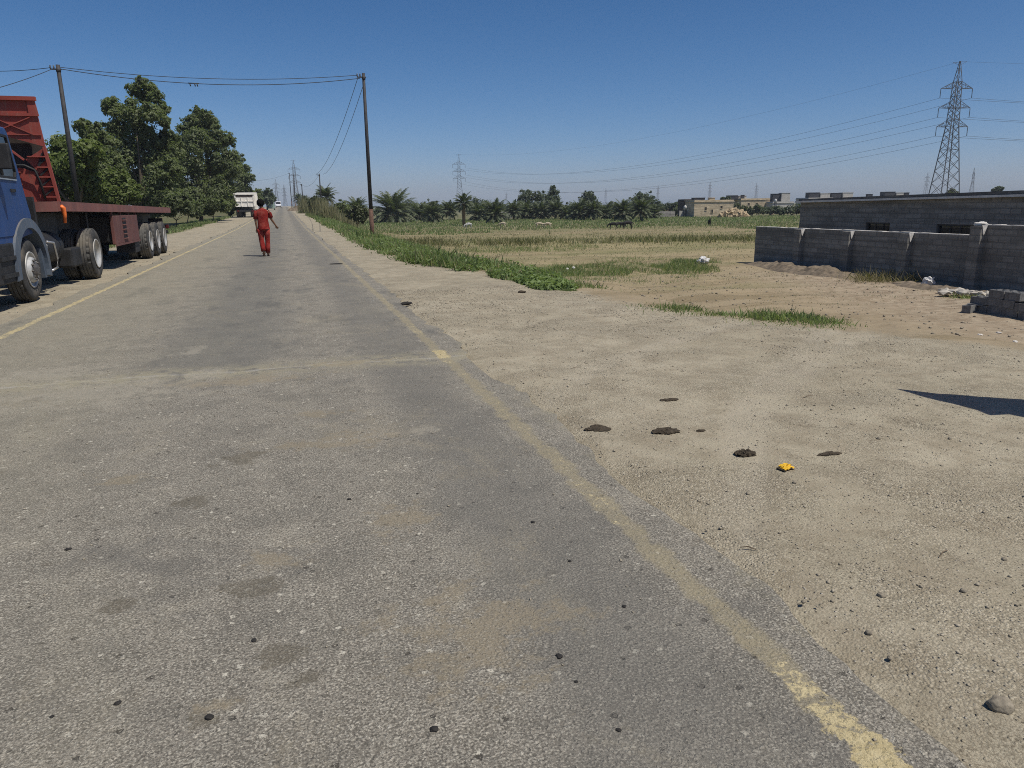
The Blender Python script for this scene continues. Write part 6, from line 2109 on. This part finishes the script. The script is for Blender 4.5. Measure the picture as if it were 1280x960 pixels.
def pebbles(name, X, Y, S, mat, label, seed, zoff=0.0, Z=None):
    r = np.random.default_rng(seed)
    n = len(X)
    z = (ground_z(X, Y) if Z is None else Z) + S * .22 + zoff
    base = np.array([(1, 0, 0), (0, 1, 0), (-1, 0, 0), (0, -1, 0), (.35, .3, .8), (-.4, -.2, .75), (0, 0, -.7)])
    F = np.array([(0, 1, 4), (1, 2, 5), (1, 5, 4), (2, 3, 5), (3, 0, 4), (3, 4, 5), (1, 0, 6), (2, 1, 6), (3, 2, 6), (0, 3, 6)])
    a = r.uniform(0, 6.28, n)
    ca, sa = np.cos(a)[:, None], np.sin(a)[:, None]
    P = base[None] * (1 + r.normal(size=(n, 7, 3)) * .22) * (S * r.uniform(.7, 1.3, n))[:, None, None]
    P = np.stack([P[..., 0] * ca - P[..., 1] * sa, P[..., 0] * sa + P[..., 1] * ca, P[..., 2] * .8], -1)
    P += np.stack([X, Y, z], -1)[:, None]
    me = bpy.data.meshes.new(name)
    me.vertices.add(n * 7)
    me.vertices.foreach_set('co', P.reshape(-1).astype(np.float32))
    idx = (np.arange(n)[:, None, None] * 7 + F[None]).reshape(-1)
    me.loops.add(len(idx)); me.loops.foreach_set('vertex_index', idx.astype(np.int32))
    nf = n * 10
    me.polygons.add(nf)
    me.polygons.foreach_set('loop_start', np.arange(0, nf * 3, 3, dtype=np.int32))
    me.polygons.foreach_set('loop_total', np.full(nf, 3, dtype=np.int32))
    me.update(calc_edges=True)
    return tag(link(name, me, mat), label, None, None, 'stuff')
r = np.random.default_rng(99)
n = 26000
Y = .6 + 13 * r.uniform(0, 1, n) ** 1.9
X = 1.62 + r.uniform(0, 1, n) * np.clip(edge_x(Y) - 1.4, .5, 6)
k = value_noise(X, Y, .55, 71) * .6 + value_noise(X, Y, .17, 72) * .5 + r.uniform(-.15, .15, n) > .52
X, Y = X[k], Y[k]
S = .0016 + .0075 * r.uniform(0, 1, len(X)) ** 6 + .0005 * Y
pebbles('gravel', X, Y, S, 'gravel', 'fine loose gravel scattered over the packed dirt', 1)
n = 900
X = -4.5 + 6 * r.uniform(0, 1, n); Y = 1.2 + 9 * r.uniform(0, 1, n) ** 1.6
pebbles('road_grit', X, Y, .002 + .004 * r.uniform(0, 1, n) ** 4 + .0004 * Y, 'gravel', 'fine grit lying on the asphalt', 2, Z=np.full(n, .017))
n = 2600
X = 6 + 15 * r.uniform(0, 1, n); Y = 8 + 22 * r.uniform(0, 1, n)
pebbles('clods', X, Y, .012 + .035 * r.uniform(0, 1, n) ** 4, 'stone', 'small earth clods over the yard and field edge', 3)
n = 700
X = -6.9 + 3.3 * r.uniform(0, 1, n); Y = 9 + 26 * r.uniform(0, 1, n)
pebbles('verge_stones', X, Y, .008 + .02 * r.uniform(0, 1, n) ** 4, 'gravel', 'small stones on the left dirt verge', 4)

# ================================================================== made-up sheet outside the right edge, cut to the wedge shadow it throws
hc = 1.8
off = np.array((SUN.x, SUN.y)) * (hc / SUN.z)
poly = [gp(1119, 487), gp(1160, 499), gp(1222, 514), gp(1238, 520), gp(1262, 519), gp(1300, 527), gp(1560, 600), gp(1500, 505), gp(1300, 503), gp(1225, 499)]
pts = [(p[0] + off[0], p[1] + off[1]) for p in poly]
cx_, cy_ = np.mean([p[0] for p in pts]), np.mean([p[1] for p in pts])
T = thing('shadow_caster', 'unseen grey sheet on posts, added to cast the wedge shadow on the dirt', 'shadow_caster', (cx_, cy_, 0))
MB().prism([(p[0] - cx_, p[1] - cy_) for p in pts], 'z', hc, hc + .025).build('sheet', 'caster_sheet', T)
for p in (pts[6], pts[7]):
    MB().tube([(p[0] - cx_ - .1, p[1] - cy_, -.3), (p[0] - cx_ - .1, p[1] - cy_, hc)], .04, 10).build('post', 'pole', T)

# ================================================================== the dusty air
n = Nodes('haze_air')
pv = n.node('ShaderNodeVolumePrincipled')
pv.inputs['Color'].default_value = (.80, .87, .96, 1)
pv.inputs['Density'].default_value = .00026
pv.inputs['Anisotropy'].default_value = 0.0
n.t.links.new(pv.outputs[0], n.out.inputs['Volume'])
MAT['haze'] = n.m
tag(MB().box(-1000, 1600, -60, 3700, -6, 50).build('haze', 'haze'), 'thin dusty air', kind='stuff')
